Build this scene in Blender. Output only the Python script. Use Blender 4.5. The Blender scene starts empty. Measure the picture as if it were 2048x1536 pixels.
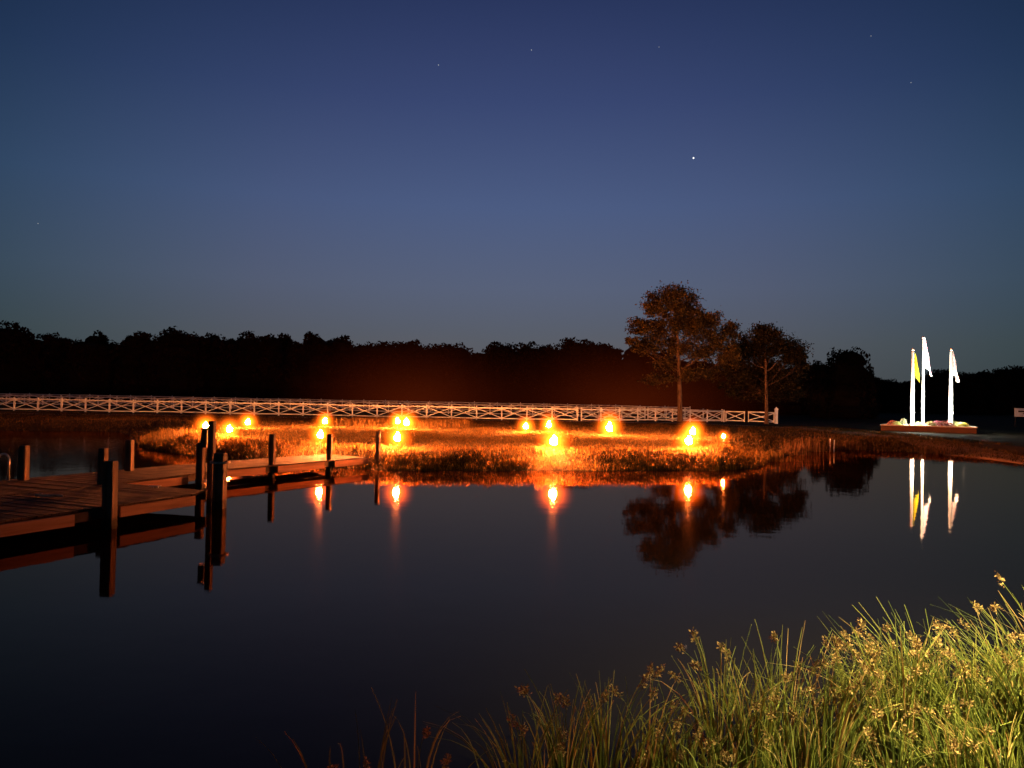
import bpy, math, random
import numpy as np
from mathutils import Vector, Matrix, noise as mnoise

R = math.radians
rng = np.random.default_rng(11)
random.seed(5)
scene = bpy.context.scene
C = scene.collection

# ------------------------------------------------------------------ camera
CAM_H = 2.76
F = 1540.0
cam_d = bpy.data.cameras.new('camera')
cam = bpy.data.objects.new('camera', cam_d)
C.objects.link(cam)
cam_d.sensor_width = 36.0
cam_d.lens = F / 2048 * 36.0
cam_d.clip_start = 0.05
cam_d.clip_end = 6000
CAM_M = Matrix.Translation((0, 0, CAM_H)) @ Matrix.Rotation(R(91.0), 4, 'X') @ Matrix.Rotation(R(1.05), 4, 'Z')
cam.matrix_world = CAM_M
scene.camera = cam
CR = np.array(CAM_M.to_3x3())


def ray(px, py):
    v = CR @ np.array([(px - 1024) / F, (768 - py) / F, -1.0])
    return v


def P(px, py, z=0.0):
    """survey point: where the sight line to a photo pixel meets the level z"""
    v = ray(px, py)
    t = (z - CAM_H) / v[2]
    return (v[0] * t, v[1] * t, z)


def PD(px, py, Y):
    v = ray(px, py)
    t = Y / v[1]
    return (v[0] * t, Y, CAM_H + v[2] * t)


# ------------------------------------------------------------------ mesh helpers
class MB:
    def __init__(self):
        self.v = []
        self.f = []

    def add(self, vs, fs):
        b = len(self.v)
        self.v.extend([tuple(map(float, p)) for p in vs])
        self.f.extend([tuple(b + i for i in f) for f in fs])

    def hexa(self, p):
        self.add(p, [(0, 3, 2, 1), (4, 5, 6, 7), (0, 1, 5, 4), (1, 2, 6, 5), (2, 3, 7, 6), (3, 0, 4, 7)])

    def box(self, c, s, rz=0.0, taper=1.0):
        cx, cy, cz = c
        x, y, z = s[0] / 2, s[1] / 2, s[2] / 2
        co, si = math.cos(rz), math.sin(rz)
        out = []
        for zz, k in ((-z, 1.0), (z, taper)):
            for sx, sy in ((-1, -1), (1, -1), (1, 1), (-1, 1)):
                a, b = sx * x * k, sy * y * k
                out.append((cx + a * co - b * si, cy + a * si + b * co, cz + zz))
        self.hexa(out)

    def bar(self, a, b, w, h):
        """rectangular bar from a to b, w across (horizontal), h in the other way"""
        a, b = Vector(a), Vector(b)
        d = (b - a).normalized()
        up = Vector((0, 0, 1)) if abs(d.z) < .95 else Vector((0, 1, 0))
        s = d.cross(up).normalized() * (w / 2)
        u = s.cross(d).normalized() * (h / 2)
        self.hexa([a - s - u, a + s - u, a + s + u, a - s + u, b - s - u, b + s - u, b + s + u, b - s + u])

    def tube(self, pts, rad, n=8, cap=True):
        pts = [Vector(p) for p in pts]
        rings = []
        prev = None
        for i, p in enumerate(pts):
            d = (pts[min(i + 1, len(pts) - 1)] - pts[max(i - 1, 0)]).normalized()
            if prev is None:
                a = d.cross(Vector((.31, .17, .93))).normalized()
                if a.length < .1:
                    a = d.cross(Vector((1, 0, 0))).normalized()
            else:
                a = (prev - d * prev.dot(d)).normalized()
            prev = a
            b = d.cross(a)
            r = rad[i] if hasattr(rad, '__len__') else rad
            rings.append([p + (a * math.cos(t) + b * math.sin(t)) * r for t in [2 * math.pi * k / n for k in range(n)]])
        vs = [q for r_ in rings for q in r_]
        fs = []
        for i in range(len(pts) - 1):
            for k in range(n):
                k2 = (k + 1) % n
                fs.append((i * n + k, i * n + k2, (i + 1) * n + k2, (i + 1) * n + k))
        if cap:
            fs.append(tuple(range(n))[::-1])
            fs.append(tuple((len(pts) - 1) * n + k for k in range(n)))
        self.add(vs, fs)

    def ball(self, c, r, seg=10, rings=7, jit=0.0):
        cx, cy, cz = c
        rx, ry, rz = (r, r, r) if not hasattr(r, '__len__') else r
        vs = [(cx, cy, cz - rz)]
        for i in range(1, rings):
            a = -math.pi / 2 + math.pi * i / rings
            for k in range(seg):
                t = 2 * math.pi * k / seg
                j = 1 + random.uniform(-jit, jit)
                vs.append((cx + rx * j * math.cos(a) * math.cos(t), cy + ry * j * math.cos(a) * math.sin(t), cz + rz * j * math.sin(a)))
        vs.append((cx, cy, cz + rz))
        fs = []
        for k in range(seg):
            fs.append((0, 1 + (k + 1) % seg, 1 + k))
        for i in range(rings - 2):
            for k in range(seg):
                a, b = 1 + i * seg + k, 1 + i * seg + (k + 1) % seg
                fs.append((a, b, b + seg, a + seg))
        t = len(vs) - 1
        for k in range(seg):
            fs.append((t, 1 + (rings - 2) * seg + k, 1 + (rings - 2) * seg + (k + 1) % seg))
        self.add(vs, fs)

    def mesh(self, name, mat, smooth=False):
        me = bpy.data.meshes.new(name)
        me.from_pydata(self.v, [], self.f)
        if mat:
            me.materials.append(mat)
        if smooth:
            me.polygons.foreach_set('use_smooth', [True] * len(me.polygons))
        me.update()
        return me

    def build(self, name, mat, parent=None, smooth=False, loc=None):
        me = self.mesh(name, mat, smooth)
        return link(name, me, parent, loc)


def link(name, me, parent=None, loc=None):
    o = bpy.data.objects.new(name, me)
    C.objects.link(o)
    if parent is not None:
        o.parent = parent
    if loc is not None:
        o.location = loc
    return o


def np_mesh(name, V, faces_n, mat, mats_idx=None, extra=None, shade=None):
    """V (n,3); faces all of faces_n verts laid out in order"""
    me = bpy.data.meshes.new(name)
    n = len(V)
    nf = n // faces_n
    me.vertices.add(n)
    me.vertices.foreach_set('co', V.astype(np.float32).ravel())
    me.loops.add(n)
    me.loops.foreach_set('vertex_index', np.arange(n, dtype=np.int32))
    me.polygons.add(nf)
    me.polygons.foreach_set('loop_start', np.arange(0, n, faces_n, dtype=np.int32))
    if shade is not None:
        at = me.attributes.new('tone', 'FLOAT', 'FACE')
        at.data.foreach_set('value', shade.astype(np.float32))
    for m in (mat if isinstance(mat, list) else [mat]):
        me.materials.append(m)
    if mats_idx is not None:
        me.polygons.foreach_set('material_index', mats_idx.astype(np.int32))
    me.update(calc_edges=True)
    me.validate()
    return me


def tag(o, label=None, cat=None, group=None, kind=None):
    if label:
        o['label'] = label
    if cat:
        o['category'] = cat
    if group:
        o['group'] = group
    if kind:
        o['kind'] = kind
    return o


def empty(name, loc, rz=0.0):
    o = bpy.data.objects.new(name, None)
    C.objects.link(o)
    o.location = loc
    o.rotation_euler = (0, 0, rz)
    o.empty_display_size = .2
    return o


def copy_thing(o, loc, rz=None, scale=None):
    c = o.copy()
    C.objects.link(c)
    c.location = loc
    if rz is not None:
        c.rotation_euler = (0, 0, rz)
    if scale is not None:
        c.scale = scale
    for ch in list(o.children):
        d = ch.copy()
        C.objects.link(d)
        d.parent = c
        for g in list(ch.children):
            e = g.copy()
            C.objects.link(e)
            e.parent = d
    return c


# ------------------------------------------------------------------ materials
def new_mat(name):
    m = bpy.data.materials.new(name)
    m.use_nodes = True
    nt = m.node_tree
    return m, nt, nt.nodes['Principled BSDF'], nt.nodes['Material Output']


def noisy(name, c1, c2, scale=4.0, rough=.8, bump=0.0, bscale=None, detail=6, stretch=None, spec=.3, coord='Object', tone=False, metal=0.0, trans=.42):
    m, nt, bs, out = new_mat(name)
    N = nt.nodes
    L = nt.links
    tc = N.new('ShaderNodeTexCoord')
    mp = N.new('ShaderNodeMapping')
    if stretch:
        mp.inputs['Scale'].default_value = stretch
    L.new(tc.outputs[coord], mp.inputs['Vector'])
    nz = N.new('ShaderNodeTexNoise')
    nz.inputs['Scale'].default_value = scale
    nz.inputs['Detail'].default_value = detail
    L.new(mp.outputs[0], nz.inputs['Vector'])
    rp = N.new('ShaderNodeValToRGB')
    rp.color_ramp.elements[0].position = .32
    rp.color_ramp.elements[1].position = .68
    rp.color_ramp.elements[0].color = (*c1, 1)
    rp.color_ramp.elements[1].color = (*c2, 1)
    if tone:
        at = N.new('ShaderNodeAttribute')
        at.attribute_name = 'tone'
        mx = N.new('ShaderNodeMath')
        mx.operation = 'MULTIPLY_ADD'
        L.new(nz.outputs['Fac'], mx.inputs[0])
        mx.inputs[1].default_value = .4
        ma = N.new('ShaderNodeMath')
        ma.operation = 'MULTIPLY'
        L.new(at.outputs['Fac'], ma.inputs[0])
        ma.inputs[1].default_value = .6
        L.new(ma.outputs[0], mx.inputs[2])
        L.new(mx.outputs[0], rp.inputs['Fac'])
        tl = N.new('ShaderNodeBsdfTranslucent')
        L.new(rp.outputs['Color'], tl.inputs['Color'])
        ms = N.new('ShaderNodeMixShader')
        ms.inputs[0].default_value = trans
        L.new(bs.outputs[0], ms.inputs[1])
        L.new(tl.outputs[0], ms.inputs[2])
        L.new(ms.outputs[0], out.inputs['Surface'])
    else:
        L.new(nz.outputs['Fac'], rp.inputs['Fac'])
    L.new(rp.outputs['Color'], bs.inputs['Base Color'])
    bs.inputs['Roughness'].default_value = rough
    bs.inputs['Specular IOR Level'].default_value = spec
    bs.inputs['Metallic'].default_value = metal
    if bump:
        n2 = N.new('ShaderNodeTexNoise')
        n2.inputs['Scale'].default_value = bscale or scale * 3
        n2.inputs['Detail'].default_value = 8
        L.new(mp.outputs[0], n2.inputs['Vector'])
        bp = N.new('ShaderNodeBump')
        bp.inputs['Strength'].default_value = bump
        bp.inputs['Distance'].default_value = .02
        L.new(n2.outputs['Fac'], bp.inputs['Height'])
        L.new(bp.outputs[0], bs.inputs['Normal'])
    return m


def emit_mat(name, col, strength):
    m, nt, bs, out = new_mat(name)
    bs.inputs['Base Color'].default_value = (*col, 1)
    bs.inputs['Emission Color'].default_value = (*col, 1)
    bs.inputs['Emission Strength'].default_value = strength
    return m


M = {}
M['bark'] = noisy('bark', (.05, .04, .028), (.15, .11, .075), 3, .95, .8, 12, stretch=(3, 3, .5))
M['bark_dark'] = noisy('bark_dark', (.02, .014, .01), (.05, .035, .024), 3, .95, .8, 12)
M['leaf'] = noisy('leaf', (.026, .023, .008), (.105, .086, .026), .5, .7, tone=True)
M['leaf_green'] = noisy('leaf_green', (.006, .008, .003), (.026, .026, .008), .5, .7, tone=True)
M['leaf_dark'] = noisy('leaf_dark', (.008, .005, .003), (.022, .011, .006), .3, .85, tone=True, coord='Object')
M['leaf_black'] = noisy('leaf_black', (.006, .006, .004), (.018, .016, .010), .3, .9, tone=True)
M['trunk_dark'] = noisy('trunk_dark', (.02, .015, .01), (.05, .035, .025), 3, .95)
M['wood'] = noisy('deck_wood', (.028, .017, .011), (.085, .055, .038), 2.5, .9, .5, 14, stretch=(1, 1, 1), spec=.12)
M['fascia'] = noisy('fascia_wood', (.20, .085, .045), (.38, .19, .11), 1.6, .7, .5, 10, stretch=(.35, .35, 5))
M['pile'] = noisy('piling_wood', (.05, .033, .022), (.16, .11, .075), 3, .85, .9, 10, stretch=(3, 3, .35))
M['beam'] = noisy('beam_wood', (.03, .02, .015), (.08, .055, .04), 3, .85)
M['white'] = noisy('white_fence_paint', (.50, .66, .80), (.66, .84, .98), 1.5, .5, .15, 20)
M['metal'] = noisy('galvanised_metal', (.5, .5, .5), (.7, .7, .7), 5, .35, metal=.6)
M['rope'] = noisy('rope_fibre', (.35, .3, .24), (.6, .55, .45), 30, .9)
M['grass'] = noisy('grass_blades', (.028, .020, .005), (.135, .078, .013), .8, .75, tone=True, coord='Generated')
M['lip'] = noisy('shore_grass', (.036, .022, .005), (.18, .10, .017), .8, .75, tone=True, coord='Generated')  # lighter copy of the grass colour, torchlight on the bank put in
M['drygrass'] = noisy('dry_reeds', (.05, .028, .012), (.13, .075, .03), .8, .8, tone=True)
M['brick'] = None
M['stone'] = noisy('planter_cap', (.3, .27, .23), (.42, .38, .33), 6, .8)
M['soil'] = noisy('soil', (.03, .022, .015), (.07, .05, .035), 8, .95, .8)
M['path'] = noisy('path_gravel', (.20, .14, .10), (.32, .23, .16), 3, .95, .5, 30)
M['black'] = noisy('black_metal', (.02, .02, .02), (.04, .04, .04), 8, .5)


def wet_foot(m):
    # darker, algae stained wood close to the waterline
    nt = m.node_tree
    N, L = nt.nodes, nt.links
    bs = N['Principled BSDF']
    src = bs.inputs['Base Color'].links[0].from_socket
    tc = N.new('ShaderNodeTexCoord')
    sx = N.new('ShaderNodeSeparateXYZ')
    L.new(tc.outputs['Object'], sx.inputs[0])
    nz = N.new('ShaderNodeTexNoise')
    nz.inputs['Scale'].default_value = 9
    L.new(tc.outputs['Object'], nz.inputs['Vector'])
    ad = N.new('ShaderNodeMath')
    ad.operation = 'MULTIPLY_ADD'
    L.new(nz.outputs['Fac'], ad.inputs[0])
    ad.inputs[1].default_value = .3
    L.new(sx.outputs['Z'], ad.inputs[2])
    mr = N.new('ShaderNodeMapRange')
    mr.inputs['From Min'].default_value = .28
    mr.inputs['From Max'].default_value = .42
    L.new(ad.outputs[0], mr.inputs['Value'])
    mx = N.new('ShaderNodeMix')
    mx.data_type = 'RGBA'
    L.new(mr.outputs[0], mx.inputs['Factor'])
    mx.inputs['A'].default_value = (.014, .012, .008, 1)
    L.new(src, mx.inputs['B'])
    L.new(mx.outputs['Result'], bs.inputs['Base Color'])


wet_foot(M['pile'])


def brick_mat():
    m, nt, bs, out = new_mat('brick')
    N, L = nt.nodes, nt.links
    tc = N.new('ShaderNodeTexCoord')
    mp = N.new('ShaderNodeMapping')
    mp.inputs['Rotation'].default_value = (R(90), 0, 0)
    L.new(tc.outputs['Object'], mp.inputs['Vector'])
    b = N.new('ShaderNodeTexBrick')
    b.inputs['Color1'].default_value = (.055, .022, .014, 1)
    b.inputs['Color2'].default_value = (.038, .015, .011, 1)
    b.inputs['Mortar'].default_value = (.06, .045, .035, 1)
    b.inputs['Scale'].default_value = 1.0
    b.inputs['Brick Width'].default_value = .21
    b.inputs['Row Height'].default_value = .075
    b.inputs['Mortar Size'].default_value = .008
    L.new(mp.outputs[0], b.inputs['Vector'])
    L.new(b.outputs['Color'], bs.inputs['Base Color'])
    bs.inputs['Roughness'].default_value = .85
    return m


M['brick'] = brick_mat()


def ground_mat():
    m, nt, bs, out = new_mat('ground_grass_earth')
    N, L = nt.nodes, nt.links
    tc = N.new('ShaderNodeTexCoord')

    def nz(s, d=6):
        n = N.new('ShaderNodeTexNoise')
        n.inputs['Scale'].default_value = s
        n.inputs['Detail'].default_value = d
        L.new(tc.outputs['Object'], n.inputs['Vector'])
        return n
    a, b = nz(.35), nz(7)
    mx = N.new('ShaderNodeMix')
    mx.inputs['Factor'].default_value = .5
    L.new(a.outputs['Fac'], mx.inputs['A'])
    L.new(b.outputs['Fac'], mx.inputs['B'])
    rp = N.new('ShaderNodeValToRGB')
    e = rp.color_ramp.elements
    e[0].position, e[1].position = .36, .64
    e[0].color = (.022, .016, .008, 1)
    e[1].color = (.062, .045, .018, 1)
    e2 = rp.color_ramp.elements.new(.5)
    e2.color = (.035, .030, .012, 1)
    L.new(mx.outputs[0], rp.inputs['Fac'])
    L.new(rp.outputs['Color'], bs.inputs['Base Color'])
    bs.inputs['Roughness'].default_value = .95
    bs.inputs['Specular IOR Level'].default_value = .1
    bp = N.new('ShaderNodeBump')
    bp.inputs['Strength'].default_value = .9
    bp.inputs['Distance'].default_value = .08
    n3 = nz(11, 8)
    L.new(n3.outputs['Fac'], bp.inputs['Height'])
    L.new(bp.outputs[0], bs.inputs['Normal'])
    return m


def water_mat():
    m, nt, bs, out = new_mat('pond_water')
    N, L = nt.nodes, nt.links
    N.remove(bs)
    df = N.new('ShaderNodeBsdfDiffuse')
    df.inputs['Color'].default_value = (.006, .0045, .004, 1)
    gl = N.new('ShaderNodeBsdfGlossy')
    gl.inputs['Roughness'].default_value = .032
    gl.inputs['Color'].default_value = (.93, .63, .45, 1)   # brown tint on the glossy layer
    fr = N.new('ShaderNodeFresnel')
    fr.inputs['IOR'].default_value = 1.33
    mxs = N.new('ShaderNodeMixShader')
    L.new(fr.outputs[0], mxs.inputs[0])
    L.new(df.outputs[0], mxs.inputs[1])
    L.new(gl.outputs[0], mxs.inputs[2])
    L.new(mxs.outputs[0], out.inputs['Surface'])
    tc = N.new('ShaderNodeTexCoord')
    sx = N.new('ShaderNodeSeparateXYZ')
    L.new(tc.outputs['Object'], sx.inputs[0])

    def nz(s, st):
        mp = N.new('ShaderNodeMapping')
        mp.inputs['Scale'].default_value = st
        L.new(tc.outputs['Object'], mp.inputs['Vector'])
        n = N.new('ShaderNodeTexNoise')
        n.inputs['Scale'].default_value = s
        n.inputs['Detail'].default_value = 3
        L.new(mp.outputs[0], n.inputs['Vector'])
        return n

    def bump(n, strength_socket, dist, prev=None):
        b = N.new('ShaderNodeBump')
        b.inputs['Distance'].default_value = dist
        if hasattr(strength_socket, 'links'):
            L.new(strength_socket, b.inputs['Strength'])
        else:
            b.inputs['Strength'].default_value = strength_socket
        L.new(n.outputs['Fac'], b.inputs['Height'])
        if prev:
            L.new(prev.outputs[0], b.inputs['Normal'])
        return b
    b1 = bump(nz(1.3, (1, 1, 1)), 1.0, .0022)
    # breeze over the far left water
    mr2 = N.new('ShaderNodeMapRange')
    mr2.inputs['From Min'].default_value = -12.0
    mr2.inputs['From Max'].default_value = -20.0
    L.new(sx.outputs['X'], mr2.inputs['Value'])
    mr3 = N.new('ShaderNodeMapRange')
    mr3.inputs['From Min'].default_value = 22.0
    mr3.inputs['From Max'].default_value = 30.0
    L.new(sx.outputs['Y'], mr3.inputs['Value'])
    mu = N.new('ShaderNodeMath')
    mu.operation = 'MULTIPLY'
    L.new(mr2.outputs[0], mu.inputs[0])
    L.new(mr3.outputs[0], mu.inputs[1])
    b3 = bump(nz(5, (1, 1, 1)), mu.outputs[0], .006, b1)
    L.new(b3.outputs[0], gl.inputs['Normal'])
    L.new(b3.outputs[0], fr.inputs['Normal'])
    return m


# ------------------------------------------------------------------ world: dusk sky
SUN_EL, SUN_ROT = R(-5.0), R(20.0)
world = bpy.data.worlds.new('World')
scene.world = world
world.use_nodes = True
nt = world.node_tree
N, L = nt.nodes, nt.links
bg = N['Background']
wout = N['World Output']
sky = N.new('ShaderNodeTexSky')
sky.sky_type = 'NISHITA'
sky.sun_disc = False
sky.sun_elevation = SUN_EL
sky.sun_rotation = SUN_ROT
tc = N.new('ShaderNodeTexCoord')
sp = N.new('ShaderNodeSeparateXYZ')
L.new(tc.outputs['Generated'], sp.inputs[0])
rp = N.new('ShaderNodeValToRGB')
el = rp.color_ramp.elements


def lin(*c):
    return tuple((x / 255 / 12.92) if x / 255 <= .04045 else ((x / 255 + .055) / 1.055) ** 2.4 for x in c) + (1,)


stops = [(0.0, lin(76, 80, 83)), (.07, lin(81, 88, 96)), (.14, lin(80, 92, 114)), (.24, lin(70, 88, 124)),
         (.36, lin(54, 70, 111)), (.46, lin(43, 57, 97)), (.56, lin(24, 27, 42)), (.72, lin(11, 11, 15)), (1.0, lin(8, 8, 14))]
el[0].position, el[0].color = stops[0]
el[1].position, el[1].color = stops[-1]
for p_, c_ in stops[1:-1]:
    e_ = el.new(p_)
    e_.color = c_
L.new(sp.outputs['Z'], rp.inputs['Fac'])
# dusk glow straight ahead; lens vignetting put into the darker sides
dt = N.new('ShaderNodeVectorMath')
dt.operation = 'DOT_PRODUCT'
L.new(tc.outputs['Generated'], dt.inputs[0])
dt.inputs[1].default_value = Vector((0.0, 1.0, 0.12)).normalized()
mr = N.new('ShaderNodeMapRange')
mr.inputs['From Min'].default_value = .72
mr.inputs['From Max'].default_value = 1.0
mr.inputs['To Min'].default_value = .34
mr.inputs['To Max'].default_value = 1.12
L.new(dt.outputs['Value'], mr.inputs['Value'])
tint = N.new('ShaderNodeMix')
tint.data_type = 'RGBA'
tint.inputs['A'].default_value = (.60, .98, .93, 1)
tint.inputs['B'].default_value = (1.05, .98, 1.0, 1)
mr4 = N.new('ShaderNodeMapRange')
mr4.inputs['From Min'].default_value = .76
mr4.inputs['From Max'].default_value = .95
L.new(dt.outputs['Value'], mr4.inputs['Value'])
L.new(mr4.outputs[0], tint.inputs['Factor'])
m1 = N.new('ShaderNodeMix')
m1.data_type = 'RGBA'
m1.blend_type = 'MULTIPLY'
m1.inputs['Factor'].default_value = 1
L.new(rp.outputs['Color'], m1.inputs['A'])
L.new(tint.outputs['Result'], m1.inputs['B'])
sc = N.new('ShaderNodeVectorMath')
sc.operation = 'SCALE'
L.new(m1.outputs['Result'], sc.inputs[0])
L.new(mr.outputs[0], sc.inputs['Scale'])
bg.inputs['Strength'].default_value = 1.0
L.new(sc.outputs[0], bg.inputs['Color'])
bg2 = N.new('ShaderNodeBackground')
bg2.inputs['Strength'].default_value = .02
L.new(sky.outputs['Color'], bg2.inputs['Color'])
ad = N.new('ShaderNodeAddShader')
L.new(bg.outputs[0], ad.inputs[0])
L.new(bg2.outputs[0], ad.inputs[1])
L.new(ad.outputs[0], wout.inputs['Surface'])

# ------------------------------------------------------------------ pond outline and ground height
shore_px = [(-700, 853), (-300, 857), (0, 861), (150, 862), (235, 864), (262, 872), (272, 884), (300, 897), (370, 910),
            (460, 921), (560, 928), (660, 935), (745, 940), (820, 942), (900, 941), (1000, 943), (1108, 940), (1200, 943),
            (1300, 941), (1420, 942), (1490, 937), (1522, 930), (1548, 920), (1590, 910), (1640, 903), (1700, 899), (1760, 902),
            (1850, 907), (1900, 911), (1980, 919), (2048, 928), (2200, 952), (2500, 1020)]
poly = [P(a, b, 0)[:2] for a, b in shore_px]
poly = [(x + .25 * math.sin(7 * i), y) for i, (x, y) in enumerate(poly)]
poly += [(17.5, 15), (12, 11.2), (8.2, 8.6), (6.0, 7.0), (4.2, 6.2), (2.4, 5.5), (0.5, 5.1), (-1.8, 4.9), (-5, 4.4), (-12, 3.6), (-30, 2), (-60, 4), (-75, 20)]
poly = np.array(poly)


def sdist(X, Y):
    """distance to the waterline, positive on land"""
    shp = X.shape
    x, y = X.ravel(), Y.ravel()
    best = np.full(x.shape, 1e9)
    inside = np.zeros(x.shape, bool)
    n = len(poly)
    for i in range(n):
        ax, ay = poly[i]
        bx, by = poly[(i + 1) % n]
        dx, dy = bx - ax, by - ay
        t = np.clip(((x - ax) * dx + (y - ay) * dy) / (dx * dx + dy * dy + 1e-12), 0, 1)
        best = np.minimum(best, (x - ax - t * dx) ** 2 + (y - ay - t * dy) ** 2)
        cr = ((ay > y) != (by > y)) & (x < (bx - ax) * (y - ay) / (by - ay + 1e-12) + ax)
        inside ^= cr
    d = np.sqrt(best)
    return np.where(inside, -d, d).reshape(shp)


def sm(a, b, x):
    t = np.clip((x - a) / (b - a), 0, 1)
    return t * t * (3 - 2 * t)


def wob(X, Y):
    return (np.sin(X * .9 + 1.3 * np.sin(Y * .7)) * .5 + np.sin(Y * 1.3 + X * .37) * .3 + np.sin(X * 2.7 - Y * 2.1) * .2)


def ground_z(X, Y):
    X = np.asarray(X, float)
    Y = np.asarray(Y, float)
    s = sdist(X, Y)
    s2 = s + .22 * wob(X * 1.7, Y * 1.7) * sm(0, .5, s)
    pen = sm(-19, -15, X) * (1 - sm(9.0, 13.0, X)) * (1 - sm(40, 46, Y)) * sm(15, 20, Y)
    w = 5.0 + (1.9 - 5.0) * pen
    top = .60 + .02 * pen - .08 * sm(14, 24, X)
    z = top * sm(0, 1, s2 / w) ** .8
    near = 1 - sm(10, 16, Y)
    z = z * (1 - near) + near * (1.15 * sm(0, 6.0, s))
    z = z + .035 * wob(X * .6, Y * .6) * sm(.3, 2.5, s)
    z = np.where(s > 0, np.maximum(z, .012 + .02 * np.clip(s, 0, 1)), -.9 * sm(0, 2.2, -s) - .015)
    return z


def gz(x, y):
    return float(ground_z(np.array([x]), np.array([y]))[0])


def axis(dense, lo, hi, g=1.16):
    out = []
    for a, b, st in dense:
        out += list(np.arange(a, b + 1e-6, st))
    out = sorted(set(round(v, 4) for v in out))
    st, v = .5, out[-1]
    while v < hi:
        st *= g
        v += st
        out.append(v)
    st, v = .5, out[0]
    pre = []
    while v > lo:
        st *= g
        v -= st
        pre.append(v)
    return np.array(pre[::-1] + out)


xs = axis([(-34, 34, .25)], -2500, 2500)
ys = axis([(3, 9, .25), (9.5, 27.5, 1.0), (28, 58, .25), (59, 90, 1)], -60, 3000)
GX, GY = np.meshgrid(xs, ys)
GZ = ground_z(GX, GY)
nx, ny = len(xs), len(ys)
me = bpy.data.meshes.new('ground')
me.vertices.add(nx * ny)
me.vertices.foreach_set('co', np.stack([GX, GY, GZ], -1).astype(np.float32).ravel())
idx = np.arange(nx * ny).reshape(ny, nx)
q = np.stack([idx[:-1, :-1], idx[:-1, 1:], idx[1:, 1:], idx[1:, :-1]], -1).reshape(-1, 4)
me.loops.add(q.size)
me.loops.foreach_set('vertex_index', q.astype(np.int32).ravel())
me.polygons.add(len(q))
me.polygons.foreach_set('loop_start', np.arange(0, q.size, 4, dtype=np.int32))
me.polygons.foreach_set('use_smooth', np.ones(len(q), bool))
me.materials.append(ground_mat())
me.update(calc_edges=True)
tag(link('ground', me), 'grassy ground around the pond with a low bank', None, None, 'structure')

b = MB()
b.add([(-100, 0, 0), (40, 0, 0), (40, 62, 0), (-100, 62, 0)], [(0, 1, 2, 3)])
tag(b.build('water', water_mat()), 'calm dark pond reflecting the lights', None, None, 'structure')

# path: along the fence foot, then curving forward on the right
path_px = [(-500, 820), (-100, 825), (300, 830), (700, 836), (1100, 842), (1350, 846), (1500, 849), (1600, 854), (1700, 863), (1780, 871), (1870, 880.5), (1960, 890), (2048, 900), (2160, 914), (2320, 940)]
pts = [Vector(P(a, c, .64)) for a, c in path_px]
fine = []
for i in range(len(pts) - 1):
    for k in range(14):
        fine.append(pts[i].lerp(pts[i + 1], k / 14))
for _ in range(30):
    fine = [fine[0]] + [(fine[i - 1] + fine[i] * 2 + fine[i + 1]) / 4 for i in range(1, len(fine) - 1)] + [fine[-1]]
V = []
for i, p in enumerate(fine):
    d = (fine[min(i + 1, len(fine) - 1)] - fine[max(i - 1, 0)]).normalized()
    s = Vector((-d.y, d.x, 0))
    for k in (-1.3, -.45, .45, 1.3):
        qv = p + s * k
        V.append((qv.x, qv.y, gz(qv.x, qv.y) + .035 + (.015 if abs(k) < 1 else -.02)))
b = MB()
b.add(V, [(i * 4 + k, i * 4 + k + 1, i * 4 + 5 + k, i * 4 + 4 + k) for i in range(len(fine) - 1) for k in range(3)])
tag(b.build('path', M['path'], smooth=True), 'pale gravel path curving past the brick planter', None, None, 'structure')


# ------------------------------------------------------------------ foliage scatter helpers
def leaf_quads(cent, size, up=0.0):
    n = len(cent)
    a = rng.normal(size=(n, 3))
    a[:, 2] += up
    a /= np.linalg.norm(a, axis=1)[:, None]
    t = rng.normal(size=(n, 3))
    t -= a * np.sum(a * t, 1)[:, None]
    t /= np.linalg.norm(t, axis=1)[:, None]
    u = np.cross(a, t)
    s = (size * rng.uniform(.55, 1.35, n))[:, None]
    V = np.empty((n, 4, 3))
    V[:, 0] = cent - t * s * .5
    V[:, 1] = cent + u * s * .28
    V[:, 2] = cent + t * s * .5
    V[:, 3] = cent - u * s * .28
    return V.reshape(-1, 3)


def blades(x, y, z, h, w, lean=.35, bias=(0, 0)):
    """bent tapered blades: a quad and a tip triangle written as two quads (second one degenerate-free)"""
    n = len(x)
    th = rng.uniform(0, 2 * np.pi, n)
    ld = rng.uniform(0, 2 * np.pi, n)
    lm = rng.uniform(.2, 1, n) * lean * h
    lx, ly = np.cos(ld) * lm + bias[0] * h, np.sin(ld) * lm + bias[1] * h
    dx, dy = np.cos(th) * w / 2, np.sin(th) * w / 2
    V = np.empty((n, 8, 3))

    def st(k, fx, fz, ws):
        V[:, k, 0] = x + lx * fx + dx * ws
        V[:, k, 1] = y + ly * fx + dy * ws
        V[:, k, 2] = z + h * fz
    st(0, 0, -.05, -1)
    st(1, 0, -.05, 1)
    st(2, .3, .55, .8)
    st(3, .3, .55, -.8)
    st(4, .3, .55, -.8)
    st(5, .3, .55, .8)
    st(6, 1, 1, .12)
    st(7, 1, 1, -.12)
    return V.reshape(-1, 3)


def scatter(n, x0, x1, y0, y1, cond=None):
    x = rng.uniform(x0, x1, n)
    y = rng.uniform(y0, y1, n)
    s = sdist(x, y)
    k = s > .03
    if cond is not None:
        k &= cond(x, y, s)
    return x[k], y[k], s[k]


# bank grass (one mass nobody could count)
parts_v, tones = [], []


def add_bl(x, y, h, w, lean=.4, bias=(0, 0), tone=(0, 1)):
    z = ground_z(x, y)
    parts_v.append(blades(x, y, z, h, w, lean, bias))
    tones.append(np.repeat(rng.uniform(*tone, len(x)), 2))


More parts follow.
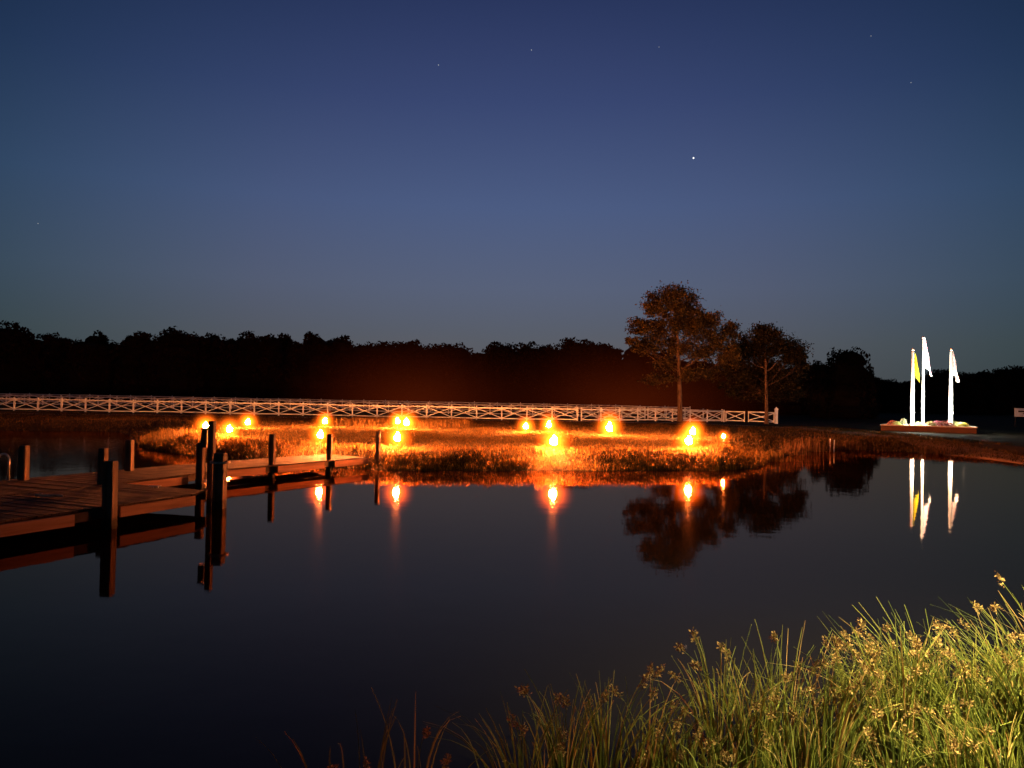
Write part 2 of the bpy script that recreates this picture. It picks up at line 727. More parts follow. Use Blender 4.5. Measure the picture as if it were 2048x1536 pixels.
# front lip and face of the peninsula
x, y, s = scatter(120000, -19, 13, 26, 40, lambda x, y, s: (s < 2.6))
cl = .55 + .45 * np.sin(x * 5 + 2 * np.sin(y * 4)) * np.sin(y * 6 + x)
add_bl(x, y, rng.uniform(.06, .19, len(x)) * (.7 + .6 * cl), rng.uniform(.014, .035, len(x)), .6)
V = np.concatenate(parts_v)
me = np_mesh('shore_grass', V, 4, M['lip'], shade=np.concatenate(tones))
tag(link('shore_grass', me), 'straw coloured grass, brightened in colour, along the lit front edge of the bank', 'grass', None, 'stuff')
parts_v, tones = [], []
x, y, s = scatter(110000, -19, 13, 28, 52, lambda x, y, s: (s > 2.2))
add_bl(x, y, rng.uniform(.04, .10, len(x)), rng.uniform(.015, .035, len(x)), .7, tone=(0, .8))
# taller tufts at the water's edge
for _ in range(190):
    tx = rng.uniform(-17, 12)
    ty = rng.uniform(27, 36)
    ss = float(sdist(np.array([tx]), np.array([ty]))[0])
    if not (.02 < ss < 1.3):
        continue
    n = int(rng.integers(20, 60))
    x, y = tx + rng.normal(0, .10, n), ty + rng.normal(0, .08, n)
    add_bl(x, y, rng.uniform(.2, .5, n), rng.uniform(.012, .028, n), .5)
# left tip tall grass
x, y, s = scatter(9000, -20, -15.5, 32, 44, lambda x, y, s: (s < 2.0) & (rng.uniform(0, 1, len(x)) < .6))
add_bl(x, y, rng.uniform(.15, .55, len(x)), rng.uniform(.015, .03, len(x)), .5)
# meadow behind, far shore and right shore
x, y, s = scatter(90000, -45, 30, 44, 70, lambda x, y, s: (x < 13) | (y > 45))
add_bl(x, y, rng.uniform(.05, .16, len(x)), rng.uniform(.02, .05, len(x)), .6, tone=(0, .7))
x, y, s = scatter(40000, 11, 27, 28, 50, lambda x, y, s: s < 7)
add_bl(x, y, rng.uniform(.05, .22, len(x)), rng.uniform(.02, .04, len(x)), .6, tone=(0, .7))
x, y, s = scatter(60000, 3.5, 24, 2, 26, lambda x, y, s: (s < 9) & (np.hypot(x, y) > 2.5))
add_bl(x, y, rng.uniform(.06, .26, len(x)), rng.uniform(.006, .014, len(x)), .6, tone=(0, .8))
x, y, s = scatter(9000, -12, -3, 52, 60)
add_bl(x, y, rng.uniform(.2, .6, len(x)), rng.uniform(.02, .04, len(x)), .5)
V = np.concatenate(parts_v)
me = np_mesh('bank_grass', V, 4, M['grass'], shade=np.concatenate(tones))
tag(link('bank_grass', me), 'short rough grass covering the pond banks', 'grass', None, 'stuff')

# broad leafy weeds on the face of the bank
x, y, s = scatter(90000, -18, 12.5, 26.5, 38, lambda x, y, s: (s < 1.5))
z = ground_z(x, y)
den = np.sin(x * 3.1 + 2 * np.sin(y * 2.3)) * np.sin(x * 7.3 + y * 5)
k = (den + rng.uniform(-.8, .8, len(x))) > -.15
x, y, z, s = x[k], y[k], z[k], s[k]
cent = np.stack([x, y, z + rng.uniform(.01, .24, len(x)) * (1 - s / 2.0)], -1)
me = np_mesh('bank_weeds', leaf_quads(cent, .06, .6), 4, M['lip'], shade=rng.uniform(0, 1, len(cent)))
tag(link('bank_weeds', me), 'low leafy weeds tangled along the lit water edge', 'weeds', None, 'stuff')


# ------------------------------------------------------------------ reed tufts in the cove on the right
def tuft(n, spread, h0, h1, w, lean=.16):
    x, y = rng.normal(0, spread, n), rng.normal(0, spread * .6, n)
    h = rng.uniform(h0, h1, n)
    return blades(x, y, np.zeros(n), h, rng.uniform(w * .6, w * 1.3, n), lean)


cove = [(1545, 924, .6, 'bushy green reed tuft at the tip of the lit bank'),
        (1590, 912, .95, 'brown reed tuft just right of the lit bank tip'),
        (1622, 905, 1.0, 'tall brown reed tuft in the dark cove, left of two pale stakes'),
        (1680, 901, .8, 'brown reed tuft standing right of the two pale stakes'),
        (1718, 902, .6, 'short brown reed tuft on the shore left of the planter'),
        (1855, 908, .4, 'low orange tinted tuft on the shore below the brick planter'),
        (1885, 911, .45, 'low tuft on the shore right below the right flagpole')]
for px, py, h, lab in cove:
    c = P(px, py - 2, 0)
    n = 150
    me = np_mesh('stems', tuft(n, .55, h * .35, h, .03), 4, M['drygrass'] if px > 1560 else M['grass'], shade=np.repeat(rng.uniform(0, 1, n), 2))
    o = empty('reed_tuft', (c[0], c[1], gz(c[0], c[1])))
    tag(link('stems', me, o), kind='stuff')
    tag(o, lab, 'reeds', 'reed tufts on the far shore')
for px, lab in ((1660, 'left of two thin pale stakes standing among the cove reeds'), (1668, 'right of two thin pale stakes standing among the cove reeds')):
    c = P(px, 903, 0)
    b = MB()
    b.tube([(0, 0, -.3), (0, 0, .45), (.01, 0, .8)], [.028, .026, .022], 8)
    b.ball((.01, 0, .81), .026, 8, 5)
    tag(b.build('stake', M['white'], None, True, (c[0], c[1], gz(c[0], c[1]))), lab, 'stake', 'pale stakes in the cove')

# ------------------------------------------------------------------ fences
def fence(name, label, pts2, step, h, gap_end=False, posts_max=99):
    root = empty(name, (0, 0, 0))
    tag(root, label, 'fence')
    locs = []
    for (a, c) in zip(pts2[:-1], pts2[1:]):
        ln = math.dist(a, c)
        n = max(1, round(ln / step))
        for k in range(n):
            t = k / n
            locs.append((a[0] + (c[0] - a[0]) * t, a[1] + (c[1] - a[1]) * t))
    locs.append(pts2[-1])
    pm = MB()
    pm.box((0, 0, (h + .06) / 2 - .1), (.13, .13, h + .26))
    pm.box((0, 0, h + .075), (.17, .17, .03))
    pm.box((0, 0, h + .12), (.13, .13, .06), 0, .15)
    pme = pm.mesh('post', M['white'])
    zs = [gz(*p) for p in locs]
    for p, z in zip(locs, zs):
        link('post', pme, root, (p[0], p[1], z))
    for i in range(len(locs) - 1):
        a, c = Vector((*locs[i], zs[i])), Vector((*locs[i + 1], zs[i + 1]))
        d = (c - a).normalized()
        a2, c2 = a + d * .07, c - d * .07
        m = MB()
        o_ = a2
        up = Vector((0, 0, 1))
        sd = d.cross(up).normalized()
        ln = (c2 - a2).length
        v = c2 - a2
        m.bar(up * (h - .06), v + up * (h - .06), .045, .12)
        m.bar(up * .16, v + up * .16, .045, .10)
        m.bar(up * .23 + sd * .02, v + up * (h - .14) + sd * .02, .03, .075)
        m.bar(up * (h - .14) - sd * .02, v + up * .23 - sd * .02, .03, .075)
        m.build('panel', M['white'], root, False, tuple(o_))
    return root


def flat(p, Y):
    q = PD(p, 820, Y)
    return (q[0], Y)


fA = [flat(-160, 75.5), flat(1155, 72.5)]
fence('crossbuck_fence', 'white crossbuck fence running straight along the front of the meadow, nearest row', fA, 2.42, 1.2)
fB = [flat(1163, 73.2), flat(1345, 79.5), flat(1448, 83.0)]
fence('crossbuck_fence', 'white crossbuck fence turning away behind the tall lone tree towards the gate', fB, 2.35, 1.2)
fence('crossbuck_fence', 'second white crossbuck fence row seen above and behind the nearest row', [flat(-60, 104), flat(700, 98), flat(1290, 88.5)], 2.6, 1.25)
fence('crossbuck_fence', 'rear white crossbuck fence crossing behind the tall lone tree', [flat(1296, 88.3), flat(1370, 87.0), flat(1444, 85.5)], 2.3, 1.25)
fence('crossbuck_fence', 'farthest faint white fence row just below the dark wood', [flat(-60, 128), flat(600, 121), flat(1380, 110)], 3.6, 1.3)


def gate(pa, pb, label):
    a, c = Vector((*pa, gz(*pa))), Vector((*pb, gz(*pb)))
    root = empty('gate', tuple(a))
    tag(root, label, 'gate', 'white gate leaves at the fence end')
    v = c - a
    h = 1.2
    up = Vector((0, 0, 1))
    sd = v.cross(up).normalized() * .025
    m = MB()
    m.bar(up * (h - .06), v + up * (h - .06), .05, .12)
    m.bar(up * .18, v + up * .18, .05, .11)
    m.bar(up * .06, up * h, .09, .09)
    m.bar(v + up * .06, v + up * h, .09, .09)
    m.build('gate_frame', M['white'], root)
    m = MB()
    m.bar(up * .25 + sd, v + up * (h - .14) + sd, .03, .09)
    m.bar(up * (h - .14) - sd, v + up * .25 - sd, .03, .09)
    m.build('cross_brace', M['white'], root)


gate(flat(1452, 83), flat(1489, 82.2), 'left white crossbuck gate leaf joined to the fence')
gate(flat(1497, 82), flat(1548, 80.6), 'right white crossbuck gate leaf beside the thick end post')
c = flat(1552.5, 80.5)
g = empty('gate_post', (c[0], c[1], gz(*c)))
tag(g, 'thick white capped gate post ending the fence on the right', 'post')
b = MB()
b.box((0, 0, .65), (.28, .28, 1.7))
b.build('shaft', M['white'], g)
b = MB()
b.box((0, 0, 1.53), (.36, .36, .06))
b.box((0, 0, 1.66), (.28, .28, .2), 0, .08)
b.build('cap', M['white'], g)

# ------------------------------------------------------------------ trees
def limb(b, p0, p1, r0, r1, sag=.0, n=6, jit=.12):
    p0, p1 = Vector(p0), Vector(p1)
    L_ = (p1 - p0).length
    pts_, rad = [], []
    ph = random.uniform(0, 6)
    for i in range(n + 1):
        t = i / n
        p = p0.lerp(p1, t)
        p.z += sag * L_ * math.sin(math.pi * t)
        p += Vector((math.sin(ph + t * 5), math.cos(ph * 1.7 + t * 4), 0)) * jit * L_ * .25 * math.sin(math.pi * t)
        pts_.append(p)
        rad.append(r0 + (r1 - r0) * t)
    b.tube(pts_, rad, 7)
    return pts_


def crown_tree(name, px_base, py_base, Y, blobs, label, mat, leaf=.22, per=620, trunk_top=None, low_limbs=(), shell=.55, depth=1.0, r_base=.28, fat=1.2):
    X0, _, _ = PD(px_base, py_base, Y)
    zb = gz(X0, Y)
    root = empty(name, (X0, Y, zb))
    tag(root, label, 'tree')
    base = np.array([X0, Y, zb])
    k = Y / F
    tb, lb = MB(), MB()
    tx, ty, tz = np.array(PD(*trunk_top, Y)) - base
    path_ = [Vector((0, 0, -.2)), Vector((0, 0, .25)), Vector((tx * .1, 0, tz * .25)), Vector((tx * .3, .05, tz * .5)), Vector((tx * .7, 0, tz * .78)), Vector((tx, 0, tz))]
    tb.tube(path_, [r_base * 1.7, r_base * 1.08, r_base * .85, r_base * .72, r_base * .5, r_base * .22], 12)
    cents, sizes = [], []
    for (bx, by, rx, ry, dens) in blobs:
        cp = np.array(PD(bx, by, Y)) - base
        rx_, rz_ = rx * k * fat, ry * k * fat
        ry_ = (rx_ + rz_) / 2 * depth
        cp[1] = random.uniform(-1, 1) * ry_ * .9
        # limb from the trunk to the blob, twigs inside it
        f = min(.92, max(.38, (cp[2] - rz_ * 1.3 - abs(cp[0] - tx) * .35) / tz))
        seg = f * (len(path_) - 1)
        i = min(int(seg), len(path_) - 2)
        # height-true start
        st = None
        for a, c in zip(path_[:-1], path_[1:]):
            if a.z <= f * tz <= c.z:
                st = a.lerp(c, (f * tz - a.z) / (c.z - a.z))
        st = st or path_[-2]
        lp = limb(lb, st, cp, r_base * .34 * (1.15 - f * .6), .035, -.05, 6)
        for _ in range(7):
            d = rng.normal(size=3)
            d /= np.linalg.norm(d)
            limb(lb, lp[random.randint(3, 6)], cp + d * np.array([rx_, ry_, rz_]) * .85, .03, .008, .03, 4)
        # sub-clumps inside the blob
        nsub = int(20 * dens + 6)
        for _ in range(nsub):
            d = rng.normal(size=3)
            d /= np.linalg.norm(d)
            sc_ = cp + d * np.array([rx_, ry_, rz_]) * rng.uniform(.35, .95)
            m = int(3.9 * per * dens / nsub)
            r_ = rng.uniform(.22, .42) * (rx_ + rz_) / 2
            g_ = rng.normal(size=(m, 3))
            cents.append(sc_ + g_ * r_ * np.array([1, 1, .7]) * .75)
            sizes.append(m)
    for (ax, ay, bx, by) in low_limbs:
        a = np.array(PD(ax, ay, Y)) - base
        c = np.array(PD(bx, by, Y)) - base
        a[1], c[1] = 0, random.uniform(-1.5, 1.5)
        lp = limb(tb, a, c, .085, .03, -.02, 6, .2)
        for _ in range(3):
            limb(tb, lp[random.randint(3, 5)], Vector(c) + Vector(rng.normal(size=3) * .6), .025, .008, .02, 4)
    tb.build('trunk', M['bark'], root, True)
    lb.build('limbs', M['bark_dark'], root, True)
    cents = np.concatenate(cents)
    tone = np.concatenate([np.full(s_, t_) for s_, t_ in zip(sizes, rng.uniform(0, 1, len(sizes)))])
    tone = np.clip(tone * .7 + rng.uniform(0, .3, len(tone)), 0, 1)
    me = np_mesh('crown', leaf_quads(cents, leaf, .2), 4, mat, shade=tone)
    link('crown', me, root)
    return root


big = [(1345, 596, 40, 20, .8), (1308, 612, 24, 18, .5), (1378, 618, 32, 24, .8), (1283, 652, 24, 16, .6), (1318, 655, 24, 20, .55),
       (1342, 640, 26, 26, .6), (1390, 655, 34, 26, .9), (1418, 642, 24, 18, .7), (1430, 680, 32, 26, .8), (1352, 690, 26, 22, .5),
       (1306, 686, 30, 16, .6), (1465, 658, 13, 18, .3), (1395, 700, 36, 20, .6), (1275, 690, 16, 10, .25), (1320, 755, 34, 14, .25),
       (1388, 748, 34, 12, .25), (1450, 715, 24, 20, .45), (1258, 680, 9, 7, .12), (1335, 725, 26, 12, .3), (1425, 745, 26, 16, .3)]
crown_tree('shade_tree', 1360, 846, 79, big, 'tall airy tree with rust brown leaves standing before the white fence', M['leaf'], .25, 900,
           (1352, 628), [(1358, 742, 1300, 712), (1362, 738, 1412, 705), (1362, 746, 1400, 745), (1359, 760, 1322, 735)], r_base=.27)
small = [(1525, 667, 30, 18, .9), (1500, 690, 26, 24, 1.0), (1550, 690, 30, 26, 1.0), (1582, 712, 24, 24, 1.0), (1478, 712, 20, 24, .7),
         (1525, 712, 30, 26, 1.0), (1570, 745, 34, 26, 1.0), (1498, 750, 30, 28, .9), (1535, 765, 36, 22, .8), (1600, 725, 12, 16, .5),
         (1458, 735, 16, 22, .5), (1590, 775, 20, 18, .6), (1470, 775, 22, 16, .4), (1545, 790, 40, 10, .4), (1500, 792, 26, 8, .3)]
crown_tree('shade_tree', 1533, 848, 79.5, small, 'shorter round crowned tree beside the gate at the fence end', M['leaf_green'], .24, 800,
           (1530, 690), low_limbs=[(1532, 738, 1505, 722), (1533, 790, 1512, 782), (1535, 742, 1556, 722)], r_base=.2)


# woodland behind
def wood_variant(seed, mat, w=3.6, h=10.0):
    r = np.random.default_rng(seed)
    cents, tn = [], []
    nb = 60
    core = MB()
    for i in range(nb):
        zz = r.uniform(.04, .93) * h
        prof = (1 - max(0, (zz / h - .45) / .55) ** 2.0) ** .5
        a = r.uniform(0, 2 * math.pi)
        rad = w * prof * r.uniform(.3, .88)
        c = np.array([math.cos(a) * rad, math.sin(a) * rad, zz])
        rr = r.uniform(.65, 1.25) * (w / 3.6)
        m = 85
        d = r.normal(size=(m, 3))
        d /= np.linalg.norm(d, axis=1)[:, None]
        cents.append(c + d * rr * r.uniform(.6, 1.0, (m, 1)))
        tn.append(np.full(m, r.uniform(0, 1)))
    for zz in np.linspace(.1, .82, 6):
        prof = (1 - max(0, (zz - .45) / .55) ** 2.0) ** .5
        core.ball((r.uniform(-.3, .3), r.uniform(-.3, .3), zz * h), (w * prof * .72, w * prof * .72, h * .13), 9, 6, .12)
    cents = np.concatenate(cents)
    tn = np.concatenate(tn)
    V = leaf_quads(cents, .5)
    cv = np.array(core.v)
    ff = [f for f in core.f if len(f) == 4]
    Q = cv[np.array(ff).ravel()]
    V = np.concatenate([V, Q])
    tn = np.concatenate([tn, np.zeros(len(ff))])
    me = np_mesh('crown', V, 4, mat, shade=tn)
    t = MB()
    t.tube([(0, 0, -.3), (0, 0, h * .3), (.1, 0, h * .6)], [.3, .24, .12], 8)
    return me, t.mesh('trunk', M['trunk_dark'], True)


variants = [wood_variant(20 + i, M['leaf_dark'], w_) for i, w_ in enumerate((3.4, 4.2, 3.8, 4.8, 3.1))]
darkv = [wood_variant(40 + i, M['leaf_black'], w_) for i, w_ in enumerate((3.8, 4.6))]
top_pts = [(-150, 652), (0, 655), (40, 660), (80, 672), (140, 674), (180, 661), (235, 672), (300, 668), (350, 664), (388, 658), (430, 674), (470, 683), (530, 670), (600, 676), (650, 673),
           (700, 684), (740, 686), (782, 676), (850, 692), (900, 690), (945, 701), (980, 692), (1060, 695), (1120, 690), (1165, 684), (1210, 690), (1280, 696), (1350, 706), (1450, 722),
           (1600, 738), (1640, 728), (1760, 756), (1800, 757), (1840, 753), (1880, 743), (1940, 737), (2000, 735), (2060, 733), (2250, 728)]
tpx = [a for a, _ in top_pts]
tpy = [c for _, c in top_pts]
wi = 0


def wood_tree(px, Y, bump_px, label, grp, me_t, name='woodland_tree'):
    global wi
    ty = float(np.interp(px, tpx, tpy)) + bump_px
    x, _, zt = PD(px, ty, Y)
    z0 = gz(x, Y)
    h = zt - z0
    s = h / 10.0
    o = empty(name, (x, Y, z0), random.uniform(0, 6.28))
    sw = max(.85, min(1.25, s)) * random.uniform(.9, 1.15)
    o.scale = (sw, sw, s / .985)
    tag(o, label, 'tree', grp)
    link('crown', me_t[0], o)
    link('trunk', me_t[1], o)
    wi += 1
    return o


px = -110
while px < 1650:
    if not (1455 < px < 1520):
        wood_tree(px, random.uniform(146, 152), random.choice((-7, -4, 0, 4, 9, 14)), 'dark leafy tree in the wood closing the view behind the fences', 'trees of the dark wood', random.choice(variants))
    else:
        wood_tree(px, 150, 0, 'dark leafy tree in the wood closing the view behind the fences', 'trees of the dark wood', random.choice(variants))
    px += random.uniform(36, 54)
px = -130
while px < 1640:
    wood_tree(px, random.uniform(158, 168), random.uniform(-3, 18), 'dark leafy tree in the wood closing the view behind the fences', 'trees of the dark wood', random.choice(variants))
    px += random.uniform(44, 66)
px = 1610
while px < 2240:
    wood_tree(px, random.uniform(205, 220), random.uniform(-2, 8), 'low black tree in the distant belt behind the flagpoles', 'trees of the distant belt', random.choice(darkv))
    px += random.uniform(22, 34)
px = 1600
while px < 2240:
    wood_tree(px, random.uniform(226, 240), random.uniform(-1, 10), 'low black tree in the distant belt behind the flagpoles', 'trees of the distant belt', random.choice(darkv))
    px += random.uniform(30, 46)

# the big dark mound tree and its lower neighbour
def mound(px, Y, top, wpx, label, seed):
    me_t = wood_variant(seed, M['leaf_black'], 4.6)
    x, _, zt = PD(px, top, Y)
    z0 = gz(x, Y)
    o = empty('mound_tree', (x, Y, z0))
    sw = wpx / 2 * Y / F / 5.0
    o.scale = (sw, sw, (zt - z0) / 9.85)
    tag(o, label, 'tree')
    link('crown', me_t[0], o)
    link('trunk', me_t[1], o)


mound(1697, 116, 698, 118, 'broad black domed tree rising between the gate and the flagpoles', 61)
mound(1643, 118, 724, 70, 'lower black tree at the left foot of the domed tree', 62)
mound(1735, 119, 738, 60, 'low black tree at the right foot of the domed tree', 63)

# ------------------------------------------------------------------ torches
def glow_mat():  # emissive halo added round each flame, imitating lens bloom
    m = bpy.data.materials.new('flame_bloom')
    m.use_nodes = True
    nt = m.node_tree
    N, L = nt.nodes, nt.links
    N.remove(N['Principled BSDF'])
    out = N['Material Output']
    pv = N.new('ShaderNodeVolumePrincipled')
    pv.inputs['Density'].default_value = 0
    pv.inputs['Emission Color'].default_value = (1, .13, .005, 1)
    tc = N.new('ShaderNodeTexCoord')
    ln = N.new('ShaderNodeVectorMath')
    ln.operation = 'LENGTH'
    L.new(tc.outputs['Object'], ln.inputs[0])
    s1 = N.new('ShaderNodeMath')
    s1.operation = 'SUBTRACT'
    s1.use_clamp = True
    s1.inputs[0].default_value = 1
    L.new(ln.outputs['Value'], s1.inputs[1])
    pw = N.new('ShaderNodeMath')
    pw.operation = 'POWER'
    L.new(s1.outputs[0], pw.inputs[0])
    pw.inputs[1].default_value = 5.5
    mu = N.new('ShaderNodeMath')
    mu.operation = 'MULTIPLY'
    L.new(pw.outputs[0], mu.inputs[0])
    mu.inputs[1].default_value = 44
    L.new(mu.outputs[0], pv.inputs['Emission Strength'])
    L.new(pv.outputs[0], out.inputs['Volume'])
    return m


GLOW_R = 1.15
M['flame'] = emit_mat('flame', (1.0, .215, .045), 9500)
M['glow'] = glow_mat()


def make_torch():
    root = empty('garden_torch', (0, 0, 0))
    tag(root, 'x', 'torch', 'lit torches on the bank')
    b = MB()
    b.tube([(0, 0, -.9), (0, 0, .12)], [.018, .022], 8)
    b.build('stake', M['black'], root, True)
    b = MB()
    b.tube([(0, 0, .11), (0, 0, .13), (0, 0, .20), (0, 0, .22)], [.03, .06, .085, .075], 12)
    b.build('oil_cup', M['black'], root, True)
    b = MB()
    zz = [.215, .24, .29, .36, .44, .52, .58]
    rr = [.04, .095, .135, .14, .10, .055, .012]
    b.tube([(.022 * math.sin(i * 1.7), .012 * math.cos(i * 2.1), z) for i, z in enumerate(zz)], rr, 12)
    b.build('flame', M['flame'], root, True)
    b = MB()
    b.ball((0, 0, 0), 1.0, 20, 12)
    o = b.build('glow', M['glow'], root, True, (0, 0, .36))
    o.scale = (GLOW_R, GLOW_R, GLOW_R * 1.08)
    return root


T0 = make_torch()
torches = [  # px, py of the flame, distance, size, label
    (411, 850, 39.2, .9, 'lit torch on the left bank just left of the tall dock post'),
    (459, 858, 35.5, .85, 'lit torch on the left bank just right of the tall dock post'),
    (496, 844, 45.5, .95, 'back row lit torch, leftmost of that row'),
    (650, 843, 48.5, .9, 'back row lit torch directly beyond the torch beside the dock walkway'),
    (641, 870, 30.6, .8, 'front torch at the water end of the dock walkway, beside a post'),
    (795, 843, 49.5, .95, 'left one of two torches burning side by side'),
    (813, 845, 48.0, 1.15, 'right one of two torches burning side by side'),
    (795, 875, 30.6, .9, 'front torch just right of the dock landing post'),
    (1052, 852, 46.5, .95, 'back row torch, left of the two above the middle front torch'),
    (1098, 851, 47.0, .95, 'back row torch directly above the middle front torch'),
    (1219, 857, 44.5, 1.2, 'back row torch standing alone left of the tall tree'),
    (1108, 881, 30.7, 1.05, 'front torch alone in the middle of the lit bank'),
    (1386, 863, 43.0, 1.05, 'rear one of two overlapping torches below the tall tree'),
    (1378, 881, 32.8, 1.0, 'nearer one of two overlapping torches below the tall tree'),
    (1447, 872, 36.6, .5, 'smallest lit torch, farthest right near the tip of the bank'),
]
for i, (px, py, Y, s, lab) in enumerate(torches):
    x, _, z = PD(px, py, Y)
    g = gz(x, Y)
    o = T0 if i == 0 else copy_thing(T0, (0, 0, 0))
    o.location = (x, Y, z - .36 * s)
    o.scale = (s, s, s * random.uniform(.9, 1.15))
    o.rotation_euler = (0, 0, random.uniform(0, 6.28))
    o['label'] = lab
    print('torch', px, 'gap', round(z - .36 * s - g, 2))

# red emissive volumes over the far meadow, imitating lens veiling glow
def veil_mat():
    m = bpy.data.materials.new('veiling_glow')
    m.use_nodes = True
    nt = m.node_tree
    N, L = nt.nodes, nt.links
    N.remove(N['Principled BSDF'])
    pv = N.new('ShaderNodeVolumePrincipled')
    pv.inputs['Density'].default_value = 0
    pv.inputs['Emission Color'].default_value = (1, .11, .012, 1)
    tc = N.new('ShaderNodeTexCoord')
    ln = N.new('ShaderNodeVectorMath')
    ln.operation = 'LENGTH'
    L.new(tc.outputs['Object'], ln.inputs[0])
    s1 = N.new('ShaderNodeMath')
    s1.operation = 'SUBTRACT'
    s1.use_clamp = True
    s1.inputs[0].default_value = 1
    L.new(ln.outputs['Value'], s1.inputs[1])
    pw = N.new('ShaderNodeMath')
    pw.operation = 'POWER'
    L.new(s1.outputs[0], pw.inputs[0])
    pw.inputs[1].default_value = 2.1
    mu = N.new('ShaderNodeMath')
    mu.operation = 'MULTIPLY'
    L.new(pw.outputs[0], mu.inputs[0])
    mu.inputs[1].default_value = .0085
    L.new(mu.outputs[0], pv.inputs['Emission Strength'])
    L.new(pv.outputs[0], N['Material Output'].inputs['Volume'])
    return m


veil_m = veil_mat()
for px, rx, rz, lab in ((830, 26, 15, 'reddish veiling glow added above the meadow behind the paired torches'), (1260, 30, 16, 'reddish veiling glow added above the meadow behind the tall tree')):
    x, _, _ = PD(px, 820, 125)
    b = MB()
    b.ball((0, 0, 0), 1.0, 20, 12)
    o = b.build('veil_glow', veil_m, None, True, (x, 125, .6))
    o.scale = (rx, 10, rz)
    tag(o, lab, 'veil_glow', None, 'stuff')

# ------------------------------------------------------------------ dock
ZD = .44
dock = empty('dock', (-9, 20, 0))
tag(dock, 'weathered wooden dock with square posts running from the bank to a wide platform', 'dock')
dk = Vector((-9, 20, 0))


def D2(px, py):
    return Vector(P(px, py, ZD)[:2])


# right edge from landing outwards, then finger platform
Rr = [D2(735, 914.3), D2(553, 929.5), D2(452, 938.5), D2(400, 947), D2(240, 965.5)]
n1 = Vector((-.86, .51))
Lf = [Rr[0] + n1 * 2.15, Rr[2] + n1 * 2.15 + Vector((-.1, .1)), D2(243, 944), D2(0, 960.6)]
Fg = [D2(236, 969.5), D2(413, 979.5), D2(388, 988), D2(238, 1009.5), D2(146, 1025), D2(0, 1042)]
d_out = (Fg[5] - Fg[2]).normalized()
Fend = Fg[5] + d_out * 5.5
Lend = Lf[3] + d_out * 11
print('dock R', [tuple(round(c, 2) for c in p) for p in Rr])
print('dock L', [tuple(round(c, 2) for c in p) for p in Lf])
print('dock F', [tuple(round(c, 2) for c in p) for p in Fg])


def clip_seg(pt, dr, polyg):
    """interval of the line pt+t*dr inside a convex-ish polygon"""
    ts = []
    n = len(polyg)
    for i in range(n):
        a, c = polyg[i], polyg[(i + 1) % n]
        e = c - a
        den = dr.x * e.y - dr.y * e.x
        if abs(den) < 1e-9:
            continue
        w = a - pt
        t = (w.x * e.y - w.y * e.x) / den
        u = (w.x * dr.y - w.y * dr.x) / den
        if 0 <= u <= 1:
            ts.append(t)
    ts.sort()
    return (ts[0], ts[-1]) if len(ts) >= 2 and ts[-1] - ts[0] > .05 else None


def planks(name, polyg, dr, pw=.14, gap=.012, parent=dock):
    dr = dr.normalized()
    nr = Vector((-dr.y, dr.x))
    pr = [p.dot(nr) for p in polyg]
    m = MB()
    t = min(pr) + .001
    while t < max(pr):
        pt = nr * (t + pw / 2)
        r_ = clip_seg(pt, dr, polyg)
        if r_:
            a, c = pt + dr * (r_[0] + random.uniform(-.012, .012)), pt + dr * (r_[1] + random.uniform(-.012, .012))
            z = ZD - .02 + random.uniform(-.003, .003)
            m.bar((a.x - dk.x, a.y - dk.y, z), (c.x - dk.x, c.y - dk.y, z), pw - gap, .038)
        t += pw
    return m.build(name, M['wood'], parent)


walk = [Rr[0], Rr[2], Lf[1], Lf[0]]
planks('deck', walk, Rr[0] - Rr[2])
plat = [Rr[2], Rr[4], Lend + Vector((0, 0)), Lf[3], Lf[1]]
# main platform (the wide head), then the finger in front of it
A = Rr[4]
mainp = [Rr[2] + (Rr[4] - Rr[2]).normalized() * .02, Rr[4], Rr[4] + d_out * 14, Lend + d_out * 2, Lf[3], Lf[1]]
perp = Vector((-d_out.y, d_out.x))
planks('deck', mainp, perp)
fing = [Fg[0] + Vector((.02, 0)), Fg[1], Fg[2], Fg[3], Fg[5], Fend, Rr[4] + d_out * 9 + Vector((.05, 0)), Rr[4] + Vector((.05, 0))]
planks('deck', fing, perp)


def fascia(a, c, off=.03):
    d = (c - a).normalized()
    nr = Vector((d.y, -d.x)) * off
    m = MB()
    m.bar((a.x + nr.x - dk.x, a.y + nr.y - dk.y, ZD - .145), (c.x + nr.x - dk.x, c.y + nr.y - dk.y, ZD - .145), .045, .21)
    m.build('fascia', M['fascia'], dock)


def along(a, c, s0, s1):
    d = c - a
    return a + d * s0, a + d * s1


piles_px = []
# fascia pieces, broken at the posts
sA, sB = Rr[2], Rr[0]


def at_px(a, c, pxv):
    best = None
    for k in range(401):
        p = a.lerp(c, k / 400)
        v = CAM_M.inverted() @ Vector((p.x, p.y, ZD))
        u = 1024 + F * v.x / -v.z
        if best is None or abs(u - pxv) < best[0]:
            best = (abs(u - pxv), p)
    return best[1]


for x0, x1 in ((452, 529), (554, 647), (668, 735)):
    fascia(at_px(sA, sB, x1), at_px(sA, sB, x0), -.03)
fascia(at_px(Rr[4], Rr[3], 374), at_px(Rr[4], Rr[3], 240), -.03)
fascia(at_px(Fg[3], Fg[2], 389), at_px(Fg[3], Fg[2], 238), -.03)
fascia(at_px(Fg[5], Fg[4], 147), Fend, -.03)
